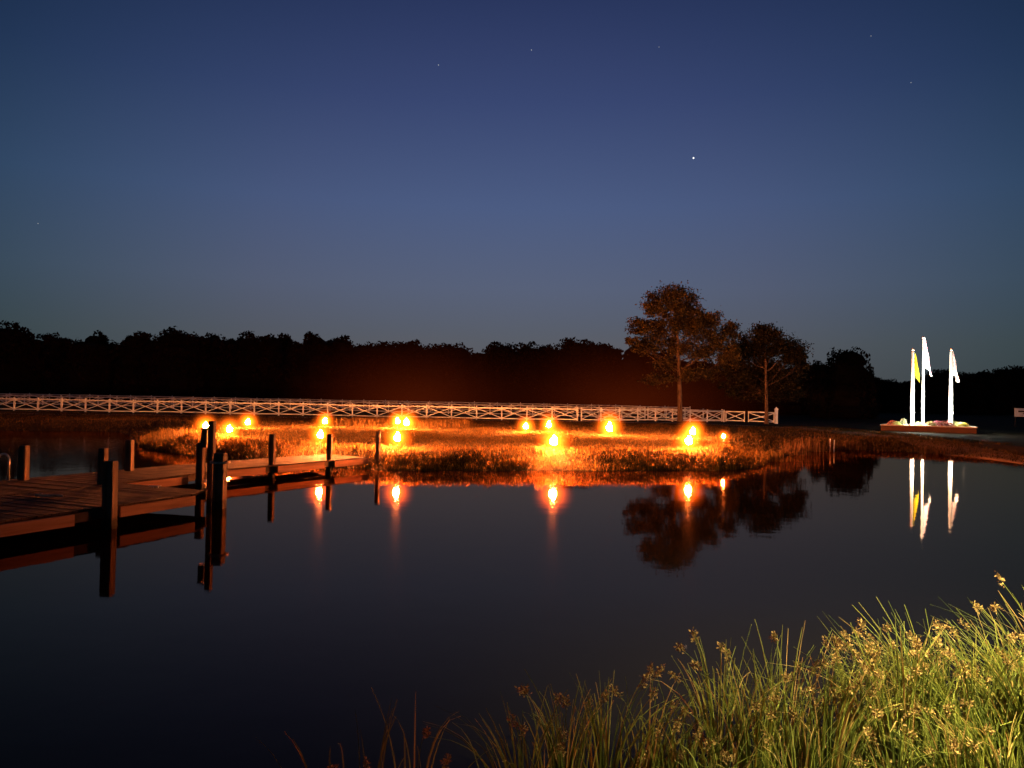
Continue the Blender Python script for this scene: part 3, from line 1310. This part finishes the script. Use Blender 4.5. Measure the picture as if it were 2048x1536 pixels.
# recessed stringers carry on behind the posts
for a, c in ((Rr[0], Rr[2]), (Rr[2], Rr[4]), (Fg[2], Fg[4]), (Fg[4], Fend)):
    d = (c - a).normalized()
    nr = Vector((d.y, -d.x)) * -.10
    for sg in (1,):
        m = MB()
        q0, q1 = a - Vector((abs(nr.x), -abs(nr.y))) * 1, c - Vector((abs(nr.x), -abs(nr.y))) * 1
        m.bar((q0.x - dk.x, q0.y - dk.y, ZD - .135), (q1.x - dk.x, q1.y - dk.y, ZD - .135), .04, .18)
        m.build('stringer', M['beam'], dock)
for a, c in ((Lf[0], Lf[1]), (Lf[1], Lf[3]), (Lf[3], Lend), (Fg[0], Fg[1])):
    m = MB()
    m.bar((a.x - dk.x, a.y - dk.y, ZD - .14), (c.x - dk.x, c.y - dk.y, ZD - .14), .045, .19)
    m.build('stringer', M['beam'], dock)


def piling(x, y, top, w, parent=dock, name='piling', rz=None, lean=0.0):
    m = MB()
    rz = math.radians(-25) if rz is None else rz
    h = top + 1.2
    # a squared post with slightly worn edges
    segs = [(-1.2, 1.03), (0, 1.0), (top * .5, .985), (top - .03, .97), (top, .90)]
    vs = []
    co, si = math.cos(rz), math.sin(rz)
    ch = .18
    for z, k in segs:
        a = w / 2 * k
        c8 = [(-a, -a * (1 - ch)), (-a * (1 - ch), -a), (a * (1 - ch), -a), (a, -a * (1 - ch)), (a, a * (1 - ch)), (a * (1 - ch), a), (-a * (1 - ch), a), (-a, a * (1 - ch))]
        for qx, qy in c8:
            vs.append((qx * co - qy * si + lean * z, qx * si + qy * co, z))
    fs = []
    for i in range(len(segs) - 1):
        for k in range(8):
            fs.append((i * 8 + k, i * 8 + (k + 1) % 8, (i + 1) * 8 + (k + 1) % 8, (i + 1) * 8 + k))
    fs.append(tuple((len(segs) - 1) * 8 + k for k in range(8)))
    m.add(vs, fs)
    return m.build(name, M['pile'], parent, False, (x - dk.x, y - dk.y, 0))


def pile_at(px, top_px, Y, w, **kw):
    x, _, z = PD(px, top_px, Y)
    return piling(x, Y, z, w * .74, lean=random.uniform(-.008, .008), **kw)


pile_at(48, 891, 19.6, .28, rz=R(-6))
pile_at(260, 880, 22.3, .27, rz=R(-6))
pile_at(207, 896, 19.0, .25, rz=R(-10))
pile_at(222, 922, 15.4, .30, rz=R(-6))
pile_at(402, 885, 21.6, .27, rz=R(-8))
p6 = pile_at(441, 906, 18.35, .35, rz=R(-6))
p7 = pile_at(425, 842, 18.75, .20, rz=R(-12))
pile_at(545, 868, 25.1, .23, rz=R(-10))
pile_at(660, 868, 27.3, .23, rz=R(-10))
pile_at(757, 862, 29.3, .21, rz=R(-20))
pile_at(395, 962, 17.6, .24, rz=R(-6)) if False else None
# white rope wound round the near corner post, and a block on the tall post
b = MB()
zt = PD(441, 925, 18.35)[2]
for k in range(2):
    b.tube([(.225 * math.cos(a), .225 * math.sin(a), zt + k * .028 + .008 * math.sin(a)) for a in [i * math.pi / 8 for i in range(17)]], .014, 6)
b.build('rope_band', M['rope'], p6, True)
b = MB()
b.box((-.16, -.05, 1.62), (.13, .12, .42))
b.box((-.15, -.05, 1.86), (.16, .15, .05))
b.build('power_box', M['black'], p7)

# ladder hand rail on the far edge at the left of the frame
x, y, _ = P(17, 960, ZD)
lad = empty('ladder', (x, y, ZD))
tag(lad, 'pale metal ladder handrail arching over the left edge of the dock', 'ladder')
for k, off in enumerate((0, -.5)):
    b = MB()
    arc = [(off * .3, off * 1.0, -.02), (off * .3, off, .45)]
    arc += [(off * .3 - .14 + .14 * math.cos(a), off, .52 + .14 * math.sin(a)) for a in [math.pi * j / 8 for j in range(9)]]
    arc += [(off * .3 - .28, off, .45), (off * .3 - .28, off, -1.0)]
    b.tube(arc, .024, 10)
    b.build('handrail', M['metal'], lad, True)
for j in range(3):
    b = MB()
    b.tube([(-.43, -.5, -.25 - .3 * j), (-.28, 0, -.25 - .3 * j)], .018, 8)
    b.build('rung', M['metal'], lad, True)

# loose rope lying on the deck
x, y, _ = P(70, 994, ZD)
b = MB()
rp_pts = [(0, .10, .022), (.06, .02, .03), (.16, -.04, .022), (.3, -.02, .022), (.4, .06, .022), (.5, .0, .03), (.62, -.02, .022), (.52, .08, .045), (.42, .0, .045), (.0, .02, .04), (-.05, .1, .03), (.02, .16, .03), (.1, .1, .05)]
sm_ = []
for i in range(len(rp_pts) - 1):
    for k in range(4):
        sm_.append(Vector(rp_pts[i]).lerp(Vector(rp_pts[i + 1]), k / 4))
for _ in range(4):
    sm_ = [sm_[0]] + [(sm_[i - 1] + sm_[i] * 2 + sm_[i + 1]) / 4 for i in range(1, len(sm_) - 1)] + [sm_[-1]]
b.tube(sm_, .02, 7)
tag(b.build('rope', M['rope'], None, True, (x, y, ZD)), 'short tangled rope left lying on the dark dock boards', 'rope')
x, y, _ = P(310, 976, ZD)
b = MB()
b.box((-.06, 0, .02), (.03, .03, .04))
b.box((.06, 0, .02), (.03, .03, .04))
b.tube([(-.15, 0, .055), (-.05, 0, .045), (.05, 0, .045), (.15, 0, .055)], [.01, .016, .016, .01], 8)
b.build('cleat', M['metal'], dock, True, (x - dk.x, y - dk.y, ZD))

# ------------------------------------------------------------------ planter with flagpoles
Yp = 63.0
xl, xr = PD(1760, 860, Yp)[0], PD(1950, 860, Yp)[0]
PA = math.atan2(PD(1855, 860, Yp)[0], Yp)   # the planter faces the pond


def yf(px):
    return Yp - .5 * (px - 1855) / 95 * 3.3


zg = min(gz(xl, Yp), gz(xr, Yp)) - .03
ptop = 1.07
cx = (xl + xr) / 2
W_, D_ = 6.9, 4.2
pl = empty('planter', (cx + D_ / 2 * math.sin(PA), Yp + D_ / 2 * math.cos(PA), 0), -PA)
tag(pl, 'long low brick planter with a pale rim below the flagpoles', 'planter')
b = MB()
hh = ptop - .08 - zg
b.box((0, -D_ / 2 + .15, zg + hh / 2), (W_, .3, hh))
b.box((0, D_ / 2 - .15, zg + hh / 2), (W_, .3, hh))
b.box((-W_ / 2 + .15, 0, zg + hh / 2), (.3, D_ - .6, hh))
b.box((W_ / 2 - .15, 0, zg + hh / 2), (.3, D_ - .6, hh))
b.build('brick_wall', M['brick'], pl)
b = MB()
b.box((0, -D_ / 2 + .15, ptop - .04), (W_ + .08, .38, .08))
b.box((0, D_ / 2 - .15, ptop - .04), (W_ + .08, .38, .08))
b.box((-W_ / 2 + .15, 0, ptop - .04), (.38, D_ - .68, .08))
b.box((W_ / 2 - .15, 0, ptop - .04), (.38, D_ - .68, .08))
b.build('rim', M['stone'], pl)
b = MB()
n = 24
vv = []
for j in range(7):
    for i in range(n):
        vv.append((-W_ / 2 + .31 + (W_ - .62) * i / (n - 1), -D_ / 2 + .31 + (D_ - .62) * j / 6, ptop - .1 + random.uniform(-.02, .03)))
b.add(vv, [(j * n + i, j * n + i + 1, (j + 1) * n + i + 1, (j + 1) * n + i) for j in range(6) for i in range(n - 1)])
b.build('soil', M['soil'], pl, True)


def cloth(name, col, parent, x0, ztop, hoist, drop, wtop, wbot, z_ph, marks=None, col2=None):
    """limp flag: hoist edge along the pole, fly end hanging down in folds"""
    m, nt, bs, out = new_mat(name + '_cloth')
    N, L = nt.nodes, nt.links
    bs.inputs['Roughness'].default_value = .8
    if col2 is None:
        bs.inputs['Base Color'].default_value = (*col, 1)
    else:
        tc = N.new('ShaderNodeTexCoord')
        uvm = N.new('ShaderNodeUVMap')
        sx = N.new('ShaderNodeSeparateXYZ')
        L.new(uvm.outputs[0], sx.inputs[0])
        rp = N.new('ShaderNodeValToRGB')
        rp.color_ramp.interpolation = 'CONSTANT'
        e = rp.color_ramp.elements
        e[0].color = (*col, 1)
        e[1].position = .5
        e[1].color = (*col2, 1)
        mm = N.new('ShaderNodeMath')
        mm.operation = 'MULTIPLY'
        mm.inputs[1].default_value = 6.5
        L.new(sx.outputs['X'], mm.inputs[0])
        fr = N.new('ShaderNodeMath')
        fr.operation = 'FRACT'
        L.new(mm.outputs[0], fr.inputs[0])
        L.new(fr.outputs[0], rp.inputs['Fac'])
        L.new(rp.outputs['Color'], bs.inputs['Base Color'])
    nu, nv = 22, 26
    vs, uv = [], []
    for j in range(nv):
        v = j / (nv - 1)
        for i in range(nu):
            u = i / (nu - 1)
            # gathered folds: the fly end droops well below the hoist
            w = wtop + (wbot - wtop) * v ** .85
            zz = ztop - v * (hoist + (drop - hoist) * u ** 1.3) - .12 * u * math.sin(u * 9 + 1)
            xx = x0 + w * u * (1 + .07 * math.sin(v * 9 + u * 2 + z_ph))
            yy = (.05 + .10 * v) * math.sin(u * 12 + v * 1.5 + z_ph)
            vs.append((xx, yy + .16 * (1 - u), zz))
            uv.append((v, u))
    fs = [(j * nu + i, j * nu + i + 1, (j + 1) * nu + i + 1, (j + 1) * nu + i) for j in range(nv - 1) for i in range(nu - 1)]
    b = MB()
    b.add(vs, fs)
    me = b.mesh('flag', m, True)
    ul = me.uv_layers.new(name='UVMap')
    for lp in me.loops:
        ul.data[lp.index].uv = uv[lp.vertex_index]
    o = link('flag', me, parent)
    if marks:
        mk = MB()
        for (mx, mz, sx_, sz_, a) in marks:
            d = Vector((math.cos(a) * sx_, 0, math.sin(a) * sx_))
            mk.bar(Vector((mx, -.16, mz)) - d, Vector((mx, -.16, mz)) + d, .012, sz_)
        mk.build('emblem', M['black'], o)
    return o


spots = []


def flagpole(px_top, py_top, px_b, Y, label, rad, flag_args, power):
    x, _, zt = PD(px_top, py_top, Y)
    root = empty('flagpole', (x, Y, ptop - .1))
    z0 = ptop - .1
    tag(root, label, 'flagpole', 'flagpoles in the brick planter')
    h = zt - z0
    b = MB()
    b.tube([(0, 0, 0), (0, 0, .06), (0, 0, h * .45), (0, 0, h - .17), (0, 0, h - .12)], [rad, rad, rad * .92, rad * .63, rad * .62], 14)
    b.build('pole', M['polewhite'], root, True)
    b = MB()
    b.ball((0, 0, h - .02), .11, 12, 8)
    b.build('finial', M['polewhite'], root, True)
    b = MB()
    b.tube([(0, 0, -.02), (0, 0, .06), (0, 0, .1)], [rad * 2.1, rad * 1.9, rad * 1.1], 14)
    b.build('base_collar', M['polewhite'], root, True)
    cloth(*flag_args(h, root))
    # uplights standing in the planter
    for k, (ox, oy) in enumerate(((-.55, -.75), (.6, -.7))):
        lx, ly, lz = x + ox, Y + oy, ptop + .12
        u = empty('uplight', (lx, ly, ptop - .1))
        tag(u, 'small ground floodlight in the planter aimed up the ' + label.split(' ')[0] + ' flagpole, on its ' + ('left' if k == 0 else 'right'), 'floodlight', 'floodlights in the planter')
        b = MB()
        b.tube([(0, 0, 0), (0, 0, .1)], .03, 8)
        b.build('bracket', M['black'], u, True)
        b = MB()
        b.tube([(0, 0, .08), (0, 0, .12), (-ox * .05, -oy * .05, .2)], [.05, .08, .09], 10)
        b.build('housing', M['black'], u, True)
        ld = bpy.data.lights.new('uplight_lamp', 'SPOT')
        ld.energy = power
        ld.color = (1.0, .97, .80)
        ld.spot_size = R(64)
        ld.spot_blend = .8
        ld.shadow_soft_size = .05
        lo = bpy.data.objects.new('uplight_lamp', ld)
        C.objects.link(lo)
        lo.location = (lx, ly, lz + .12)
        pd_ = bpy.data.lights.new('plant_fill', 'POINT')  # point light added to brighten the plants, no fixture of its own
        pd_.energy = 320
        pd_.color = (1.0, .97, .80)
        pd_.shadow_soft_size = .04
        po = bpy.data.objects.new('plant_fill', pd_)
        C.objects.link(po)
        po.location = (lx, ly - .15, lz + .25)
        tgt = Vector((x + .12, Y, 1.0 + h * .45))
        lo.rotation_euler = (tgt - lo.location).to_track_quat('-Z', 'Y').to_euler()


M['polewhite'] = noisy('white_pole_paint', (.75, .75, .72), (.82, .82, .80), 2, .4)
flagpole(1826, 699, 1823, yf(1823) + 1.2, 'left flagpole with a limp yellow flag, lit white from below', .15,
         lambda h, r: ('yellow', (.55, .50, .004), r, .10, h - .30, 1.75, 2.6, .10, .60, 0.3,
                       [(.26, h - 1.75, .08, .04, .9), (.24, h - 1.95, .07, .035, .5), (.27, h - 2.1, .05, .03, -.3)], None), 7500)
flagpole(1847, 675, 1844, yf(1844) + 3.0, 'tallest middle flagpole with a limp striped red and white flag', .11,
         lambda h, r: ('striped', (.80, .78, .80), r, .08, h - .08, 2.3, 3.3, .10, .70, 1.9, None, (.70, .30, .40)), 7500)
flagpole(1902.5, 699, 1898, yf(1898) + 1.5, 'right flagpole with a small limp pale flag', .155,
         lambda h, r: ('pale', (.82, .76, .70), r, .10, h - .25, 1.75, 2.5, .10, .52, 3.1, None, (.72, .55, .62)), 7500)


def mum(px, py, Yv, r, leafc, flowc, label, flower=.5, tall=1.0):
    Yv = Yv - Yp + yf(px)
    r = r * 1.15
    x, _, _ = PD(px, py, Yv)
    root = empty('bedding_plant', (x, Yv, ptop - .09))
    tag(root, label, 'plant', 'plants in the brick planter')
    lm = noisy('leaf_' + str(px), tuple(c * .6 for c in leafc), leafc, 3, .7)
    fm = noisy('bloom_' + str(px), tuple(c * .6 for c in flowc), flowc, 3, .7)
    n = 520
    d = rng.normal(size=(n, 3))
    d /= np.linalg.norm(d, axis=1)[:, None]
    d[:, 2] = np.abs(d[:, 2]) * tall
    c = d * r * rng.uniform(.45, 1.0, (n, 1)) + np.array([0, 0, .02])
    me = np_mesh('foliage', leaf_quads(c, r * .26, .5), 4, lm)
    link('foliage', me, root)
    if flower > 0:
        n = int(240 * flower)
        d = rng.normal(size=(n, 3))
        d /= np.linalg.norm(d, axis=1)[:, None]
        d[:, 2] = np.abs(d[:, 2]) * tall
        me = np_mesh('blossom', leaf_quads(d * r * rng.uniform(.95, 1.08, (n, 1)), r * .26, 1.5), 4, fm)
        link('blossom', me, root)
    b = MB()
    for k in range(5):
        a = k * 1.26
        b.tube([(0, 0, -.05), (math.cos(a) * r * .5, math.sin(a) * r * .5, r * .5)], .012, 5)
    b.build('stem', M['soil'], root)


mum(1785, 838, Yp + 1.7, .36, (.08, .10, .03), (.75, .14, .08), 'red flowered plant at the left end of the brick planter', 1.0)
mum(1794, 841, Yp + .7, .30, (.35, .45, .12), (.5, .6, .2), 'bright green plant in front of the red flowered one', .3)
mum(1807, 836, Yp + 1.2, .26, (.40, .45, .25), (.7, .75, .5), 'tall pale leaved plant left of the left flagpole', .4, 2.1)
mum(1838, 840, Yp + .9, .33, (.30, .45, .14), (.75, .8, .6), 'white flecked green plant between the left and middle flagpoles', .4)
mum(1862, 840, Yp + 1.0, .36, (.16, .15, .05), (.2, .12, .05), 'olive brown mound right of the middle flagpole', .4)
mum(1876, 838, Yp + 1.9, .40, (.10, .09, .04), (.62, .12, .22), 'pink flowered plant just left of the right flagpole', 1.0)
mum(1892, 842, Yp + .65, .48, (.08, .03, .02), (.22, .02, .02), 'dark maroon mound in front of the right flagpole', 1.0, .9)
mum(1906, 840, Yp + 2.2, .42, (.12, .14, .04), (.2, .2, .06), 'dark green plant behind the right flagpole', .2)
mum(1918, 841, Yp + 1.3, .34, (.30, .30, .10), (.45, .42, .18), 'tan plant left of the yellow one', .5)
mum(1926, 842, Yp + .8, .36, (.40, .42, .12), (.70, .66, .25), 'pale yellow plant at the right end of the brick planter', .8)

# sign at the right edge of the view
x, _, _ = PD(2029, 825, 86)
zc = PD(2040, 825, 86)[2]
g0 = gz(x, 86)
sg = empty('sign', (x, 86, g0))
tag(sg, 'small white board sign with a dark line standing far off at the right edge', 'sign')
b = MB()
b.box((1.1, 0, zc - g0), (2.2, .06, .95))
b.build('board', M['white'], sg)
b = MB()
b.box((1.05, -.045, zc - g0 + .12), (1.3, .02, .16))
b.box((1.3, -.045, zc - g0 - .14), (.8, .02, .09))
b.build('lettering', M['black'], sg)
for k in (.15, 2.05):
    b = MB()
    b.box((k, .08, (zc - g0) / 2), (.09, .09, zc - g0 + .2))
    b.build('leg', M['black'], sg)

# ------------------------------------------------------------------ stars
def star(px, py, r, strength, label):
    v = Vector(ray(px, py)).normalized() * 4500
    b = MB()
    b.ball((0, 0, 0), r, 8, 6)
    m = emit_mat('starlight', (1, 1, .97), strength)
    o = b.build('star', m, None, True, (v.x, v.y, v.z + CAM_H))
    tag(o, label, 'star', 'stars in the evening sky')


star(1387, 316, 4.6, 1.6, 'brightest white star, above and right of the middle of the sky')
star(1063, 100, 2.4, .5, 'faint star near the top centre of the sky')
star(877, 130, 2.4, .5, 'faint star left of the one at the top centre')
star(1318, 94, 2.0, .35, 'dim star high above the brightest star')
star(1742, 72, 2.0, .35, 'dim star high up above the flagpoles')
star(1822, 165, 2.0, .4, 'very dim star above the flagpoles, below a brighter one')
star(76, 447, 2.0, .4, 'very dim star low at the left edge of the sky')

# ------------------------------------------------------------------ near reeds
M['reed'] = noisy('reed_stem', (.06, .075, .018), (.22, .23, .055), .8, .55, tone=True, spec=.3, trans=.22)
e_ = [n for n in M['reed'].node_tree.nodes if n.type == 'VALTORGB'][0].color_ramp.elements.new(.76)
e_.color = (.30, .19, .085, 1)   # dead straw stems
M['seed'] = noisy('seed_head', (.10, .055, .022), (.26, .16, .07), 6, .85, tone=True, trans=.15)


def reed_clump(cx, cy, n, h0, h1, spread, lean, seed_frac, label, droop=.35):
    g0 = gz(cx, cy)
    root = empty('reed_clump', (cx, cy, g0))
    tag(root, label, 'reeds', 'reed clumps along the near bank')
    SV, ST, HV, HT = [], [], [], []
    for _ in range(int(n * .56)):
        a, r = rng.uniform(0, 2 * np.pi), abs(rng.normal(0, spread * .74))
        bx, by = math.cos(a) * r, math.sin(a) * r * .7
        h = rng.uniform(h0, h1) * (1 - .25 * min(1, r / spread / 2))
        if rng.uniform() < .22:
            h *= rng.uniform(.45, .8)
        out = np.array([math.cos(a), math.sin(a) * .6]) * rng.uniform(.1, .5) + np.array(lean) * rng.uniform(.2, 1.4)
        dr = droop * rng.uniform(0, 1) ** 2 * (1.9 if rng.uniform() < .25 else 1)
        K = 7
        p = []
        for k in range(K + 1):
            t = k / K
            rr_ = (out * .25 * t + out * 1.1 * t ** 2.6 * (.5 + dr)) * h
            zz = h * (t - dr * .75 * t ** 4)
            p.append((bx + rr_[0], by + rr_[1], zz))
        p = np.array(p)
        w = rng.uniform(.005, .0115)
        th = rng.uniform(0, np.pi)
        o1 = np.array([math.cos(th), math.sin(th), 0])
        o2 = np.array([-math.sin(th), math.cos(th), 0])
        tn = rng.uniform(0, 1)
        for o_ in (o1, o2):
            for k in range(K):
                wa, wb = w * (1 - .8 * k / K), w * (1 - .8 * (k + 1) / K)
                SV += [p[k] - o_ * wa, p[k] + o_ * wa, p[k + 1] + o_ * wb, p[k + 1] - o_ * wb]
                ST.append(tn)
        if rng.uniform() < seed_frac * .28:
            tip = p[-1]
            dirn = p[-1] - p[-2]
            dirn /= np.linalg.norm(dirn)
            m = int(rng.integers(35, 85))
            L_ = rng.uniform(.015, .045)
            for q_ in range(m):
                sd = rng.normal(size=3)
                sd /= np.linalg.norm(sd)
                e_ = (dirn * .3 + sd)
                e_ /= np.linalg.norm(e_)
                s0 = tip + dirn * rng.uniform(-L_, L_) + sd * rng.uniform(0, .026)
                e1 = s0 + e_ * rng.uniform(.010, .026)
                sd2 = np.cross(e_, rng.normal(size=3))
                sd2 /= np.linalg.norm(sd2)
                wv = sd2 * rng.uniform(.004, .008)
                mid = (s0 + e1) / 2
                HV += [s0, mid + wv, e1, mid - wv]
                HT.append(rng.uniform(0, 1))
    tag(link('stems', np_mesh('stems', np.array(SV), 4, M['reed'], shade=np.array(ST)), root), kind='stuff')
    if HV:
        tag(link('seed_heads', np_mesh('seed_heads', np.array(HV), 4, M['seed'], shade=np.array(HT)), root), kind='stuff')
    return root


clumps = [
    # x at px on row Y, n, h0, h1, spread, lean
    (640, 5.4, 11, .55, .86, .16, (-.25, 0), .8, 'barely lit sparse reed clump, farthest left at the bottom of the view'),
    (745, 5.2, 17, .55, .80, .18, (.05, 0), .7, 'barely lit reed clump between the leftmost one and the one with a high seed head'),
    (830, 5.3, 16, .60, .92, .15, (.05, 0), .7, 'dim reed clump with one high orange seed head, lower left of centre'),
    (890, 5.1, 13, .45, .72, .14, (.5, 0), .7, 'dim reed clump leaning right at the bottom, left of centre'),
    (1040, 5.2, 75, .60, .92, .17, (-.25, 0), .45, 'dim reed clump whose stems lean left near the bottom centre'),
    (1130, 5.3, 95, .68, 1.0, .17, (-.05, 0), .45, 'dim green reed clump just right of the bottom centre'),
    (1215, 5.4, 95, .65, .98, .18, (.1, 0), .4, 'dim green reed clump left of the red glints on the water'),
    (1300, 5.5, 95, .55, .96, .18, (.25, 0), .4, 'green reed clump arching right in front of the red glints'),
    (1370, 5.3, 95, .5, .82, .18, (.2, 0), .35, 'short dense green reed clump right below the red glints'),
    (1440, 5.5, 120, .85, 1.24, .17, (.0, 0), .4, 'upright reed clump with brown tufts just right of the red glints'),
    (1510, 5.4, 130, .9, 1.22, .18, (-.05, 0), .4, 'upright green reed clump, second to the right of the red glints'),
    (1580, 5.6, 140, .9, 1.26, .18, (.15, 0), .35, 'green reed clump under a lone leaning stalk, lower right'),
    (1660, 5.4, 150, .8, 1.14, .2, (.2, 0), .35, 'thick green reed clump in the dip between taller clumps, lower right'),
    (1740, 5.7, 160, .95, 1.24, .2, (.05, 0), .35, 'tall green reed clump below the left flagpole reflection'),
    (1800, 5.5, 200, 1.0, 1.36, .2, (-.15, 0), .35, 'tall reed clump with the high brown tuft below the flagpole reflections'),
    (1870, 5.8, 220, 1.0, 1.32, .21, (-.25, 0), .4, 'yellow green reed clump leaning left below the right flagpole reflection'),
    (1940, 5.6, 260, .90, 1.20, .21, (-.35, 0), .4, 'brightly lit reed clump leaning left, next to the corner one'),
    (2010, 5.8, 280, .95, 1.26, .21, (-.35, 0), .4, 'very bright yellow reed clump at the bottom right corner'),
    (2075, 5.6, 260, 1.0, 1.45, .2, (-.3, 0), .35, 'tallest bright reed clump cut off by the right edge of the view'),
    (2140, 5.9, 200, 1.0, 1.5, .2, (-.3, 0), .35, 'bright reed clump just past the tallest one at the right edge'),
    (1905, 5.1, 170, .55, .85, .2, (-.4, 0), .25, 'short bright reed clump in front of the leaning yellow green ones'),
    (2000, 5.2, 190, .60, .90, .2, (-.4, 0), .25, 'short bright reed clump in front, nearest the bottom right corner'),
    (1790, 5.0, 120, .5, .8, .2, (-.2, 0), .25, 'short green reed clump at the bottom edge below the tall brown tuft'),
    (1600, 5.0, 100, .5, .75, .2, (.0, 0), .25, 'short dark green reed clump at the bottom edge, lower right'),
    (1450, 5.0, 90, .45, .7, .2, (.0, 0), .25, 'short dark green reed clump at the bottom edge right of centre'),
]
for (px, Y, n, h0, h1, sp_, ln_, sf, lab) in clumps:
    x, _, _ = PD(px, 1500, Y)
    reed_clump(x, Y, n, h0, h1, sp_, ln_, sf, lab)

# yard floodlight of the house behind the camera, to the right
ld = bpy.data.lights.new('yard_floodlight', 'SPOT')
ld.energy = 15000
ld.color = (.96, .84, .32)
ld.spot_size = R(112)
ld.spot_blend = 1.0
ld.shadow_soft_size = .08
lo = bpy.data.objects.new('yard_floodlight', ld)
C.objects.link(lo)
lo.location = (5.0, 3.0, 4.2)
tgt = Vector((5.2, 5.7, .3))
lo.rotation_euler = (tgt - lo.location).to_track_quat('-Z', 'Y').to_euler()

# ------------------------------------------------------------------ render settings
scene.view_settings.view_transform = 'Standard'
scene.view_settings.look = 'None'
scene.view_settings.exposure = 0
scene.view_settings.gamma = 1
cy = scene.cycles
cy.use_light_tree = True
cy.max_bounces = 5
cy.diffuse_bounces = 2
cy.glossy_bounces = 3
cy.transmission_bounces = 2
cy.volume_bounces = 0
cy.transparent_max_bounces = 8
cy.caustics_reflective = False
cy.caustics_refractive = False
cy.sample_clamp_indirect = 120.0
cy.use_denoising = True
cy.volume_max_steps = 64
